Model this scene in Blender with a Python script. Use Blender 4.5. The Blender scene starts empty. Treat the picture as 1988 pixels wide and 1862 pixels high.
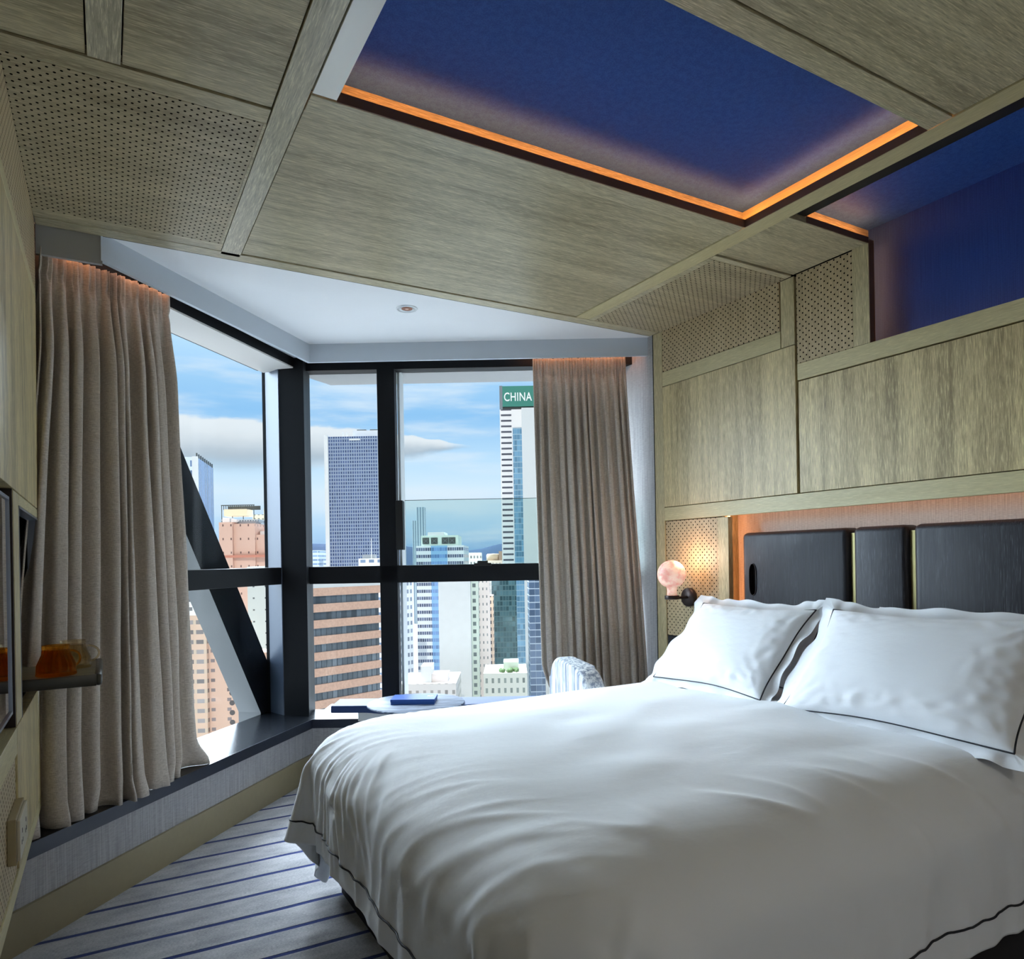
import bpy, bmesh, math, random
from mathutils import Vector, Matrix, noise
random.seed(7)
R = math.radians
SC = bpy.context.scene
COL = SC.collection

# ------------------------------------------------------------------ camera
cam_d = bpy.data.cameras.new('camera')
cam = bpy.data.objects.new('camera', cam_d)
COL.objects.link(cam)
SC.camera = cam
FPX = 1378.43
cam_d.sensor_fit = 'HORIZONTAL'
cam_d.sensor_width = 36.0
cam_d.lens = 36.0 * FPX / 1988.0
cam_d.shift_y = (1086.18 - 931.0) / 1988.0
cam_d.clip_start = 0.02
cam_d.clip_end = 30000
YAW, ROLL = 0.519025, -0.0173816
fw = Vector((math.sin(YAW), math.cos(YAW), 0))
rt = Vector((math.cos(YAW), -math.sin(YAW), 0))
up = Vector((0, 0, 1))
r2 = rt * math.cos(ROLL) + up * math.sin(ROLL)
u2 = -rt * math.sin(ROLL) + up * math.cos(ROLL)
cam.matrix_world = Matrix(((r2.x, u2.x, -fw.x, 0), (r2.y, u2.y, -fw.y, 0), (r2.z, u2.z, -fw.z, 1.2), (0, 0, 0, 1)))

SC.view_settings.view_transform = 'Standard'
SC.view_settings.look = 'None'
SC.view_settings.exposure = 0.0
SC.view_settings.gamma = 1.0
SC.view_settings.use_curve_mapping = False


# ------------------------------------------------------------------ node helper
class NT:
    def __init__(self, tree):
        self.t = tree
        self.n = tree.nodes
        self.n.clear()

    def node(self, kind, **kw):
        nd = self.n.new(kind)
        for k, v in kw.items():
            setattr(nd, k, v)
        return nd

    def put(self, sock, v):
        if isinstance(v, bpy.types.NodeSocket):
            self.t.links.new(v, sock)
        elif v is not None:
            if hasattr(sock.default_value, '__len__') and not hasattr(v, '__len__'):
                v = [v] * len(sock.default_value)
            if hasattr(v, '__len__') and len(v) == 3 and len(sock.default_value) == 4:
                v = (*v, 1)
            sock.default_value = v

    def m(self, op, a, b=None, c=None, clamp=False):
        nd = self.node('ShaderNodeMath', operation=op, use_clamp=clamp)
        for i, v in enumerate((a, b, c)):
            if v is not None:
                self.put(nd.inputs[i], v)
        return nd.outputs[0]

    def step(self, x, a, b, lo=0.0, hi=1.0):
        nd = self.node('ShaderNodeMapRange', interpolation_type='SMOOTHSTEP')
        for i, v in enumerate((x, a, b, lo, hi)):
            self.put(nd.inputs[i], v)
        return nd.outputs[0]

    def mix(self, f, a, b, blend='MIX'):
        nd = self.node('ShaderNodeMix', data_type='RGBA', blend_type=blend)
        self.put(nd.inputs[0], f)
        self.put(nd.inputs[6], a)
        self.put(nd.inputs[7], b)
        return nd.outputs[2]

    def coord(self, which='Object'):
        return self.node('ShaderNodeTexCoord').outputs[which]

    def sep(self, v):
        nd = self.node('ShaderNodeSeparateXYZ')
        self.put(nd.inputs[0], v)
        return nd.outputs

    def comb(self, x, y, z):
        nd = self.node('ShaderNodeCombineXYZ')
        for i, v in enumerate((x, y, z)):
            self.put(nd.inputs[i], v)
        return nd.outputs[0]

    def scale(self, v, s):
        nd = self.node('ShaderNodeVectorMath', operation='MULTIPLY')
        self.put(nd.inputs[0], v)
        self.put(nd.inputs[1], s)
        return nd.outputs[0]

    def noise(self, v, scale=1.0, detail=4.0, rough=0.5):
        nd = self.node('ShaderNodeTexNoise')
        self.put(nd.inputs['Vector'], v)
        self.put(nd.inputs['Scale'], scale)
        self.put(nd.inputs['Detail'], detail)
        self.put(nd.inputs['Roughness'], rough)
        return nd.outputs[0]

    def bump(self, h, strength=0.2, dist=0.002):
        nd = self.node('ShaderNodeBump')
        self.put(nd.inputs['Height'], h)
        self.put(nd.inputs['Strength'], strength)
        self.put(nd.inputs['Distance'], dist)
        return nd.outputs[0]

    def bsdf(self, color, rough=0.5, metal=0.0, spec=0.5, normal=None, **kw):
        b = self.node('ShaderNodeBsdfPrincipled')
        self.put(b.inputs['Base Color'], color)
        self.put(b.inputs['Roughness'], rough)
        self.put(b.inputs['Metallic'], metal)
        self.put(b.inputs['Specular IOR Level'], spec)
        if normal is not None:
            self.put(b.inputs['Normal'], normal)
        for k, v in kw.items():
            self.put(b.inputs[k.replace('_', ' ')], v)
        return b.outputs[0]

    def out(self, s):
        o = self.node('ShaderNodeOutputMaterial')
        self.put(o.inputs[0], s)


def newmat(name):
    m = bpy.data.materials.new(name)
    m.use_nodes = True
    return m, NT(m.node_tree)


def srgb(r, g, b):
    def f(c):
        c /= 255.0
        return c / 12.92 if c <= 0.04045 else ((c + 0.055) / 1.055) ** 2.4
    return (f(r), f(g), f(b))


def plain(name, col, rough=0.5, metal=0.0, spec=0.5, grain=0.0, gs=40.0, bump=0.0, **kw):
    m, t = newmat(name)
    c = col
    nrm = None
    if grain or bump:
        ns = t.noise(t.coord(), gs, 5.0, 0.6)
        if grain:
            c = t.mix(t.step(ns, 0.25, 0.75), tuple(x * (1 - grain) for x in col), tuple(min(1, x * (1 + grain)) for x in col))
        if bump:
            nrm = t.bump(ns, bump, 0.002)
    t.out(t.bsdf(c, rough, metal, spec, nrm, **kw))
    return m


# ------------------------------------------------------------------ world: sky with clouds
SKY = 1.45          # brightness of the sky seen through the windows
HIGH = 22.0         # extra gain on the sky above and left of the view, added as room fill
w = bpy.data.worlds.new('sky')
SC.world = w
w.use_nodes = True
t = NT(w.node_tree)
d = t.sep(t.coord('Generated'))
az = t.m('MULTIPLY', t.m('ARCTAN2', d[0], d[1]), 57.2958)
el = t.m('MULTIPLY', t.m('ARCSINE', d[2]), 57.2958)
ramp = t.node('ShaderNodeValToRGB')
t.put(ramp.inputs[0], t.m('DIVIDE', el, 40.0, clamp=True))
e = ramp.color_ramp.elements
stops = [(0.0, (120, 158, 200)), (2.5, (160, 190, 215)), (5.5, (190, 208, 220)), (8, (168, 198, 220)), (11.5, (128, 174, 212)),
         (14, (144, 184, 216)), (17, (168, 200, 226)), (21, (196, 214, 230)), (40, (210, 222, 235))]
e[0].position = 0
e[0].color = (*srgb(*stops[0][1]), 1)
e[1].position = 1
e[1].color = (*srgb(*stops[-1][1]), 1)
for deg, c in stops[1:-1]:
    k = e.new(deg / 40.0)
    k.color = (*srgb(*c), 1)
col = ramp.outputs[0]
wv = t.comb(t.m('MULTIPLY', az, 0.085), t.m('MULTIPLY', el, 0.55), 3.3)
wisp = t.noise(wv, 1.0, 5.0, 0.55)
col = t.mix(t.step(wisp, 0.42, 0.70, 0.0, 0.72), col, srgb(196, 208, 218))
# the long lens-shaped cloud
h = t.m('MULTIPLY', t.m('SUBTRACT', 1.0, t.m('POWER', t.m('ABSOLUTE', t.m('DIVIDE', t.m('SUBTRACT', az, 4.0), 23.0)), 2.2)), 1.72)
h = t.m('MAXIMUM', h, 0.02)
edge = t.noise(t.comb(t.m('MULTIPLY', az, 0.35), t.m('MULTIPLY', el, 0.8), 9.0), 1.0, 4.0, 0.55)
dd = t.m('DIVIDE', t.m('SUBTRACT', t.m('ADD', el, t.m('MULTIPLY', t.m('SUBTRACT', edge, 0.5), 0.9)), 9.15), h)
topm = t.step(dd, 1.12, 0.92)
botm = t.step(dd, -1.55, -0.55)
azm = t.step(t.m('ABSOLUTE', t.m('SUBTRACT', az, 4.0)), 23.0, 20.0)
mask = t.m('MULTIPLY', t.m('MULTIPLY', topm, botm), azm)
ccol = t.mix(t.step(dd, -1.1, 0.85), srgb(148, 162, 174), srgb(206, 210, 212))
col = t.mix(t.m('MULTIPLY', mask, 0.93), col, ccol)
azr = t.m('ABSOLUTE', t.m('SUBTRACT', az, -6.0))
front = t.step(azr, 75, 35)
gain = t.m('ADD', SKY, t.m('MULTIPLY', front, t.m('ADD', t.step(el, 24, 46, 0.0, HIGH), t.m('MULTIPLY', t.step(az, -4, -30), t.step(el, 2, 14, 0.0, HIGH * 0.6)))))
gain = t.m('MULTIPLY', gain, t.step(azr, 150, 90, 0.6, 1.0))
low = t.step(el, -0.3, 0.2)
bg = t.node('ShaderNodeBackground')
t.put(bg.inputs[0], t.mix(low, srgb(120, 130, 138), col))
t.put(bg.inputs[1], t.m('ADD', t.m('MULTIPLY', gain, low), t.m('MULTIPLY', t.m('SUBTRACT', 1.0, low), 0.6)))
o = t.node('ShaderNodeOutputWorld')
t.put(o.inputs[0], bg.outputs[0])


def sun(name, az_deg, el_deg, strength, angle, color):
    ld = bpy.data.lights.new(name, 'SUN')
    ld.energy = strength
    ld.angle = R(angle)
    ld.color = color
    ob = bpy.data.objects.new(name, ld)
    src = Vector((math.sin(R(az_deg)) * math.cos(R(el_deg)), math.cos(R(az_deg)) * math.cos(R(el_deg)), math.sin(R(el_deg))))
    ob.rotation_euler = src.to_track_quat('Z', 'Y').to_euler()
    ob.location = src * 20
    COL.objects.link(ob)
    return ob


sun('sun', -150, 38, 1.7, 0.6, (1.0, 0.95, 0.86))
sun('window_fill_sun', -18, 25, 20.0, 80, (0.80, 0.90, 1.0))  # wide unseen sun, added to fill the room through the windows


# ------------------------------------------------------------------ mesh helpers
def tag(o, label=None, cat=None, group=None, kind=None):
    if label:
        o['label'] = label
    if cat:
        o['category'] = cat
    if group:
        o['group'] = group
    if kind:
        o['kind'] = kind
    return o


def empty(name, loc=(0, 0, 0), rz=0, parent=None):
    o = bpy.data.objects.new(name, None)
    o.location = loc
    o.rotation_euler = (0, 0, rz)
    o.empty_display_size = 0.1
    COL.objects.link(o)
    if parent:
        o.parent = parent
    return o


def build(name, bm, mat, parent=None, loc=(0, 0, 0), rot=(0, 0, 0), smooth=False, autos=None):
    me = bpy.data.meshes.new(name)
    bmesh.ops.recalc_face_normals(bm, faces=bm.faces)
    bm.to_mesh(me)
    bm.free()
    mats = mat if isinstance(mat, (list, tuple)) else [mat]
    for m in mats:
        me.materials.append(m)
    if smooth:
        me.polygons.foreach_set('use_smooth', [True] * len(me.polygons))
    if autos is not None:
        me.polygons.foreach_set('use_smooth', [True] * len(me.polygons))
        me.set_sharp_from_angle(angle=R(autos))
    o = bpy.data.objects.new(name, me)
    o.location = loc
    o.rotation_euler = rot
    COL.objects.link(o)
    if parent:
        o.parent = parent
    return o


def abox(bm, x0, x1, y0, y1, z0, z1, bev=0.0, seg=2, mi=0):
    if x0 > x1: x0, x1 = x1, x0
    if y0 > y1: y0, y1 = y1, y0
    vs = [bm.verts.new(p) for p in ((x0, y0, z0), (x1, y0, z0), (x1, y1, z0), (x0, y1, z0), (x0, y0, z1), (x1, y0, z1), (x1, y1, z1), (x0, y1, z1))]
    fs = [bm.faces.new([vs[i] for i in f]) for f in ((3, 2, 1, 0), (4, 5, 6, 7), (0, 1, 5, 4), (1, 2, 6, 5), (2, 3, 7, 6), (3, 0, 4, 7))]
    for f in fs:
        f.material_index = mi
    if bev > 0:
        es = list({e for f in fs for e in f.edges})
        r = bmesh.ops.bevel(bm, geom=es, offset=bev, segments=seg, profile=0.5, affect='EDGES')
        for f in r['faces']:
            f.material_index = mi
    return fs


def box(name, x0, x1, y0, y1, z0, z1, mat, parent=None, bev=0.0, seg=2, **kw):
    bm = bmesh.new()
    abox(bm, x0, x1, y0, y1, z0, z1, bev, seg)
    return build(name, bm, mat, parent, **kw)


def aprism(bm, pts, z0, z1, mi=0):
    a = [bm.verts.new((p[0], p[1], z0)) for p in pts]
    b = [bm.verts.new((p[0], p[1], z1)) for p in pts]
    n = len(pts)
    fs = [bm.faces.new(a[::-1]), bm.faces.new(b)]
    for i in range(n):
        fs.append(bm.faces.new((a[i], a[(i + 1) % n], b[(i + 1) % n], b[i])))
    for f in fs:
        f.material_index = mi
    return fs


def prism(name, pts, z0, z1, mat, parent=None, bev=0.0, **kw):
    bm = bmesh.new()
    aprism(bm, pts, z0, z1)
    if bev:
        bmesh.ops.bevel(bm, geom=bm.edges[:], offset=bev, segments=2, affect='EDGES')
    return build(name, bm, mat, parent, **kw)


def atube(bm, pts, r, seg=8, closed=False, cap=True):
    pts = [Vector(p) for p in pts]
    n = len(pts)
    rings = []
    prev = None
    for i, p in enumerate(pts):
        a = pts[(i - 1) % n] if (closed or i > 0) else p
        b = pts[(i + 1) % n] if (closed or i < n - 1) else p
        d = (b - a)
        d = d.normalized() if d.length > 1e-9 else Vector((0, 0, 1))
        if prev is None:
            q = Vector((0, 0, 1)) if abs(d.z) < 0.9 else Vector((1, 0, 0))
            u = d.cross(q).normalized()
        else:
            u = (prev - d * prev.dot(d))
            u = u.normalized() if u.length > 1e-6 else d.orthogonal().normalized()
        prev = u
        v = d.cross(u)
        rr = r[i] if hasattr(r, '__len__') else r
        rings.append([bm.verts.new(p + (u * math.cos(2 * math.pi * k / seg) + v * math.sin(2 * math.pi * k / seg)) * rr) for k in range(seg)])
    m = n if closed else n - 1
    for i in range(m):
        A, B = rings[i], rings[(i + 1) % n]
        for k in range(seg):
            bm.faces.new((A[k], A[(k + 1) % seg], B[(k + 1) % seg], B[k]))
    if cap and not closed:
        bm.faces.new(rings[0][::-1])
        bm.faces.new(rings[-1])


def tube(name, pts, r, mat, parent=None, seg=8, closed=False, **kw):
    bm = bmesh.new()
    atube(bm, pts, r, seg, closed)
    return build(name, bm, mat, parent, smooth=True, **kw)


def alathe(bm, prof, seg=32, c=(0, 0, 0), ribs=0, amp=0.0, ribz=None):
    rings = []
    for (r, z) in prof:
        if r < 1e-6:
            rings.append([bm.verts.new((c[0], c[1], c[2] + z))])
            continue
        ring = []
        for k in range(seg):
            a = 2 * math.pi * k / seg
            rr = r
            if ribs and (ribz is None or ribz[0] < z < ribz[1]):
                rr = r * (1 + amp * math.cos(ribs * a))
            ring.append(bm.verts.new((c[0] + rr * math.cos(a), c[1] + rr * math.sin(a), c[2] + z)))
        rings.append(ring)
    for A, B in zip(rings, rings[1:]):
        for k in range(seg):
            k2 = (k + 1) % seg
            if len(A) == 1 and len(B) == 1:
                continue
            if len(A) == 1:
                bm.faces.new((A[0], B[k2], B[k]))
            elif len(B) == 1:
                bm.faces.new((A[k], A[k2], B[0]))
            else:
                bm.faces.new((A[k], A[k2], B[k2], B[k]))


def lathe(name, prof, mat, parent=None, seg=32, loc=(0, 0, 0), rot=(0, 0, 0), **kw):
    bm = bmesh.new()
    alathe(bm, prof, seg, **{k: kw.pop(k) for k in ('ribs', 'amp', 'ribz') if k in kw})
    return build(name, bm, mat, parent, loc=loc, rot=rot, smooth=True, **kw)


# ------------------------------------------------------------------ materials
WD, WL = srgb(136, 122, 90), srgb(206, 192, 150)


def wood(name, axis, dark=WD, light=WL, seed=0.0, contrast=1.0, holes=None, rough=0.42, pore=0.5):
    """limed oak veneer; axis is the grain direction; holes = (plane, spacing_u, spacing_v, u0, v0)"""
    m, t = newmat(name)
    co = t.coord()
    long_, cross = 2.2, 42.0
    sc = [cross] * 3
    sc[axis] = long_
    v = t.node('ShaderNodeVectorMath', operation='ADD')
    t.put(v.inputs[0], co)
    v.inputs[1].default_value = (seed, seed * 1.7, seed * 0.6)
    v = v.outputs[0]
    s1 = t.noise(t.scale(v, sc), 1.0, 6.0, 0.62)
    sc2 = [9.0] * 3
    sc2[axis] = 0.55
    s2 = t.noise(t.scale(v, sc2), 1.0, 3.0, 0.5)
    sc3 = [330.0] * 3
    sc3[axis] = 22.0
    s3 = t.noise(t.scale(v, sc3), 1.0, 3.0, 0.6)
    f = t.m('ADD', t.m('MULTIPLY', s1, 0.55), t.m('MULTIPLY', s2, 0.45))
    f = t.step(f, 0.5 - 0.24 / contrast, 0.5 + 0.24 / contrast)
    c = t.mix(f, dark, light)
    c = t.mix(t.step(s3, 0.52, 0.66, 0.0, pore), c, tuple(min(1, x * 1.45) for x in light))
    c = t.mix(t.step(s3, 0.48, 0.32, 0.0, pore), c, tuple(x * 0.6 for x in dark))
    bh = s3
    rg = rough
    spec = 0.5
    if holes:
        (pu, pv), su, sv, u0, v0 = holes
        s = t.sep(co)
        u = t.m('DIVIDE', t.m('SUBTRACT', s[pu], u0), su)
        vv = t.m('DIVIDE', t.m('SUBTRACT', s[pv], v0), sv)

        def dist(ou):
            a = t.m('MULTIPLY', t.m('SUBTRACT', t.m('FRACT', t.m('ADD', u, ou)), 0.5), su)
            b = t.m('MULTIPLY', t.m('SUBTRACT', t.m('FRACT', t.m('ADD', vv, ou)), 0.5), sv)
            return t.m('SQRT', t.m('ADD', t.m('MULTIPLY', a, a), t.m('MULTIPLY', b, b)))
        dm = t.m('MINIMUM', dist(0.0), dist(0.5))
        hole = t.step(dm, 0.0040, 0.0031)
        c = t.mix(hole, c, (0.008, 0.007, 0.005))
        rg = t.m('ADD', rough, t.m('MULTIPLY', hole, 0.5))
        spec = t.m('SUBTRACT', 0.5, t.m('MULTIPLY', hole, 0.5))
    t.out(t.bsdf(c, rg, 0, spec, t.bump(bh, 0.22, 0.0006)))
    return m


M = {}
M['ceil_x'] = wood('limed_oak_across', 0, srgb(138, 127, 98), srgb(202, 191, 156), 1.3, 1.0, rough=0.36)
M['ceil_y'] = wood('limed_oak_along', 1, srgb(164, 156, 130), srgb(212, 206, 180), 4.1, 0.8, rough=0.28)
M['trim_x'] = wood('limed_oak_trim_across', 0, srgb(152, 142, 112), srgb(208, 198, 164), 7.7, 0.8, rough=0.34)
M['wall_z'] = wood('limed_oak_upright', 2, srgb(136, 119, 82), srgb(226, 206, 154), 2.9, 1.0)
M['trim_z'] = wood('limed_oak_upright_trim', 2, srgb(162, 148, 110), srgb(208, 194, 150), 5.5, 0.7)
M['rail_y'] = wood('limed_oak_rail', 1, srgb(184, 172, 128), srgb(212, 200, 154), 8.8, 0.6, pore=0.25)
HC = srgb(162, 142, 106), srgb(204, 184, 144)
M['perf_ceil'] = wood('perforated_oak_ceiling', 0, srgb(138, 126, 98), srgb(194, 180, 146), 3.3, 0.8, ((0, 1), 0.031, 0.0285, 0.0, 2.04), pore=0.4)
M['perf_wall'] = wood('perforated_oak_wall', 2, *HC, 6.1, 0.7, ((1, 2), 0.031, 0.0285, 2.548, 0.778), pore=0.3)
M['perf_wall_l'] = wood('perforated_oak_left_wall', 2, *HC, 9.1, 0.7, ((1, 2), 0.031, 0.0285, 2.16, 0.44), pore=0.3)
M['gap'] = plain('shadow_gap', (0.012, 0.011, 0.008), 0.8, spec=0.1)
M['white'] = plain('white_plaster', srgb(246, 247, 248), 0.55, grain=0.01, gs=3.0)
M['white_panel'] = plain('white_satin_panel', srgb(244, 244, 236), 0.22, spec=0.9)
M['pelmet'] = plain('pelmet_paint', srgb(196, 204, 212), 0.5)
M['pelmet_grey'] = plain('pelmet_grey_paint', srgb(168, 168, 166), 0.5)
M['alu'] = plain('aluminium', srgb(200, 203, 205), 0.35, 0.7)
M['lip'] = plain('brown_cove_lip', srgb(104, 74, 58), 0.6)
M['frame'] = plain('dark_window_frame', (0.006, 0.007, 0.009), 0.5, 0.0, 0.22)
M['jamb'] = plain('skylit_jamb_colour', (0.045, 0.065, 0.10), 0.45, 0.0, 0.35)  # frame reveal made lighter: skylight put into its colour
M['ledge'] = plain('polished_black_stone', (0.010, 0.012, 0.016), 0.24, 0.0, 0.28, grain=0.3, gs=200)
M['navy_edge'] = plain('navy_stone', srgb(34, 40, 54), 0.35)
M['black'] = plain('black_matt', (0.006, 0.006, 0.006), 0.6)
M['dark_metal'] = plain('bronze_metal', srgb(64, 56, 54), 0.38, 0.7)
M['brass'] = plain('brass', srgb(170, 160, 112), 0.35, 0.85)
M['steel'] = plain('silver_metal', srgb(150, 158, 172), 0.3, 0.8)
M['oak_sill'] = plain('beige_skirting', srgb(150, 138, 108), 0.45, grain=0.03)


def fabric_wall(name, a, b, axis_scale=(500, 500, 10)):
    m, t = newmat(name)
    s = t.noise(t.scale(t.coord(), axis_scale), 1.0, 2.0, 0.6)
    s2 = t.noise(t.scale(t.coord(), (axis_scale[0] * .2, axis_scale[1] * .2, 500)), 1.0, 2.0, 0.5)
    f = t.m('ADD', t.m('MULTIPLY', s, 0.6), t.m('MULTIPLY', s2, 0.4))
    t.out(t.bsdf(t.mix(t.step(f, 0.35, 0.65), a, b), 0.7, 0, 0.25, t.bump(f, 0.25, 0.0008)))
    return m


M['wallpaper'] = fabric_wall('grey_linen_wallpaper', srgb(150, 148, 148), srgb(180, 178, 178), (220, 220, 4))
M['headfabric'] = fabric_wall('cream_linen_wallpaper', srgb(178, 168, 158), srgb(212, 204, 194), (300, 300, 6))
M['blue'] = fabric_wall('blue_silk', srgb(40, 76, 148), srgb(52, 92, 168), (260, 260, 260))
M['blue_wall'] = fabric_wall('blue_silk_wall', srgb(38, 64, 134), srgb(48, 78, 152), (500, 500, 5))


def emit(name, col, strength):
    m, t = newmat(name)
    e = t.node('ShaderNodeEmission')
    t.put(e.inputs[0], col)
    t.put(e.inputs[1], strength)
    t.out(e.outputs[0])
    return m


LEDC = (1.0, 0.36, 0.10)
M['led'] = emit('warm_led', LEDC, 34.0)
M['led_pale'] = emit('warm_led_pale', (1.0, 0.5, 0.28), 6.0)
M['led_soft'] = emit('warm_led_soft', (1.0, 0.42, 0.2), 13.0)


def ebony():
    m, t = newmat('ebonised_oak')
    co = t.coord()
    s1 = t.noise(t.scale(co, (140, 140, 5)), 1.0, 5.0, 0.6)
    s2 = t.noise(t.scale(co, (9, 9, 0.9)), 1.0, 3.0, 0.5)
    s3 = t.noise(t.scale(co, (420, 420, 14)), 1.0, 2.0, 0.6)
    c = t.mix(t.step(s1, 0.35, 0.7), (0.010, 0.010, 0.014), (0.026, 0.026, 0.034))
    c = t.mix(t.m('MULTIPLY', t.step(s3, 0.56, 0.70), t.step(s2, 0.35, 0.65)), c, (0.10, 0.10, 0.12))
    t.out(t.bsdf(c, t.step(s1, 0.2, 0.8, 0.36, 0.52), 0, 0.34, t.bump(s1, 0.25, 0.0008)))
    return m


M['ebony'] = ebony()


def linen(name, a, b, sc=900):
    m, t = newmat(name)
    co = t.coord()
    h = t.noise(t.scale(co, (60, 60, sc)), 1.0, 2.0, 0.6)
    v = t.noise(t.scale(co, (sc, sc, 40)), 1.0, 2.0, 0.6)
    f = t.m('ADD', t.m('MULTIPLY', h, 0.6), t.m('MULTIPLY', v, 0.4))
    c = t.mix(t.step(f, 0.36, 0.62), a, b)
    sh = t.bsdf(c, 0.75, 0, 0.2, t.bump(f, 0.3, 0.0006), Sheen_Weight=0.25, Sheen_Roughness=0.5)
    tr = t.node('ShaderNodeBsdfTranslucent')
    t.put(tr.inputs[0], c)
    mx = t.node('ShaderNodeMixShader')
    mx.inputs[0].default_value = 0.10
    t.put(mx.inputs[1], sh)
    t.put(mx.inputs[2], tr.outputs[0])
    t.out(mx.outputs[0])
    return m


M['curtain'] = linen('taupe_linen', srgb(172, 160, 146), srgb(216, 205, 192))


def cotton():
    m, t = newmat('white_cotton')
    co = t.coord()
    n1 = t.noise(t.scale(co, (5, 9, 7)), 1.0, 4.0, 0.55)
    n2 = t.noise(co, 900, 1.0, 0.5)
    hh = t.m('ADD', t.m('MULTIPLY', n1, 1.0), t.m('MULTIPLY', n2, 0.02))
    t.out(t.bsdf(srgb(236, 239, 243), 0.62, 0, 0.3, t.bump(hh, 0.35, 0.012), Sheen_Weight=0.15, Sheen_Roughness=0.4))
    return m


M['cotton'] = cotton()
M['piping'] = plain('navy_piping', srgb(22, 26, 38), 0.6)
M['bedbase'] = plain('black_upholstery', (0.010, 0.010, 0.013), 0.75, grain=0.3, gs=300)


def carpet():
    m, t = newmat('striped_wool_carpet')
    co = t.coord()
    s = t.sep(co)
    wob = t.m('MULTIPLY', t.m('SUBTRACT', t.noise(co, 2.2, 2.0, 0.5), 0.5), 0.02)
    y = t.m('ADD', t.m('ADD', s[1], t.m('MULTIPLY', s[0], 0.026)), wob)
    fr = t.m('ABSOLUTE', t.m('SUBTRACT', t.m('FRACT', t.m('DIVIDE', t.m('SUBTRACT', y, 2.262 - 0.0763), 0.1525)), 0.5))
    line = t.step(fr, 0.072, 0.048)
    fine = t.noise(t.scale(co, (120, 480, 200)), 1.0, 3.0, 0.7)
    broad = t.noise(t.scale(co, (6, 14, 6)), 1.0, 4.0, 0.6)
    f = t.m('ADD', t.m('MULTIPLY', fine, 0.6), t.m('MULTIPLY', broad, 0.4))
    c = t.mix(t.step(f, 0.32, 0.68), srgb(128, 128, 133), srgb(196, 195, 196))
    c = t.mix(line, c, srgb(22, 44, 104))
    hgt = t.m('SUBTRACT', t.m('MULTIPLY', fine, 0.5), t.m('MULTIPLY', line, 2.0))
    t.out(t.bsdf(c, 0.95, 0, 0.1, t.bump(hgt, 0.7, 0.004), Sheen_Weight=0.2))
    return m


M['carpet'] = carpet()


def glass_pane(name, tint, refl=1.0):
    m, t = newmat(name)
    tr = t.node('ShaderNodeBsdfTransparent')
    t.put(tr.inputs[0], tint)
    gl = t.node('ShaderNodeBsdfGlossy')
    t.put(gl.inputs['Roughness'], 0.0)
    lw = t.node('ShaderNodeLayerWeight')
    lw.inputs[0].default_value = 0.5
    fres = t.m('ADD', 0.04, t.m('MULTIPLY', t.m('POWER', lw.outputs['Facing'], 5.0), 0.9))
    mx = t.node('ShaderNodeMixShader')
    t.put(mx.inputs[0], t.m('MULTIPLY', fres, refl))
    t.put(mx.inputs[1], tr.outputs[0])
    t.put(mx.inputs[2], gl.outputs[0])
    t.out(mx.outputs[0])
    return m


M['glass'] = glass_pane('window_glass', (0.96, 0.98, 0.99), 0.15)
M['glass_green'] = glass_pane('green_guard_glass', (0.86, 0.93, 0.92), 0.6)


def amber(name, col, rough=0.03):
    m, t = newmat(name)
    g = t.node('ShaderNodeBsdfGlass')
    t.put(g.inputs['Color'], col)
    g.inputs['Roughness'].default_value = rough
    g.inputs['IOR'].default_value = 1.45
    tr = t.node('ShaderNodeBsdfTransparent')
    t.put(tr.inputs[0], col)
    mx = t.node('ShaderNodeMixShader')
    mx.inputs[0].default_value = 0.6
    t.put(mx.inputs[1], g.outputs[0])
    t.put(mx.inputs[2], tr.outputs[0])
    t.out(mx.outputs[0])
    return m


M['amber'] = amber('amber_glass', (1.0, 0.66, 0.22))
M['honey'] = amber('honey_glass', (0.98, 0.90, 0.74))

# ------------------------------------------------------------------ room shell
ZC = 2.42           # wooden ceiling
XW = 2.63           # right wall panels
XL = -0.202         # left wall panels
YE = 3.02           # edge of the wooden ceiling towards the window bay
YB = -1.5           # behind the camera
C0 = Vector((0.979, 3.983, 0))
AD, AE = R(43.3), R(30.22)
Dt = Vector((math.sin(AD), math.cos(AD), 0))
Dn = Vector((-Dt.y, Dt.x, 0))
Et = Vector((math.cos(AE), -math.sin(AE), 0))
En = Vector((math.sin(AE), math.cos(AE), 0))
ROT_D = math.atan2(Dt.y, Dt.x)
ROT_E = math.atan2(Et.y, Et.x)


def PD(t_, n_, z=0):
    p = C0 + Dt * t_ + Dn * n_
    return (p.x, p.y, z)


def PE(t_, n_, z=0):
    p = C0 + Et * t_ + En * n_
    return (p.x, p.y, z)


def struct(o):
    o['kind'] = 'structure'
    return o


struct(prism('floor', [(-0.9, YB), (3.0, YB), (3.0, 3.2), PE(2.1, 0.1)[:2], PD(0.1, 0.1)[:2], PE(0.0, 0.1)[:2], PD(-2.3, 0.1)[:2]], -0.05, 0.0, M['carpet']))

# ---- wooden ceiling
ceil = struct(box('ceiling', -0.75, 2.95, YB - .05, YE, 2.60, 2.68, M['gap']))
G = 0.0018


def cpan(name, x0, x1, y0, y1, mat, z=ZC, th=0.03, g=G, label=None, top=None):
    o = box(name, x0 + g, x1 - g, y0 + g, y1 - g, z, top if top else z + th, mat, ceil, bev=0.0009, seg=1)
    if label:
        o['label'] = label
    return o


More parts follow.
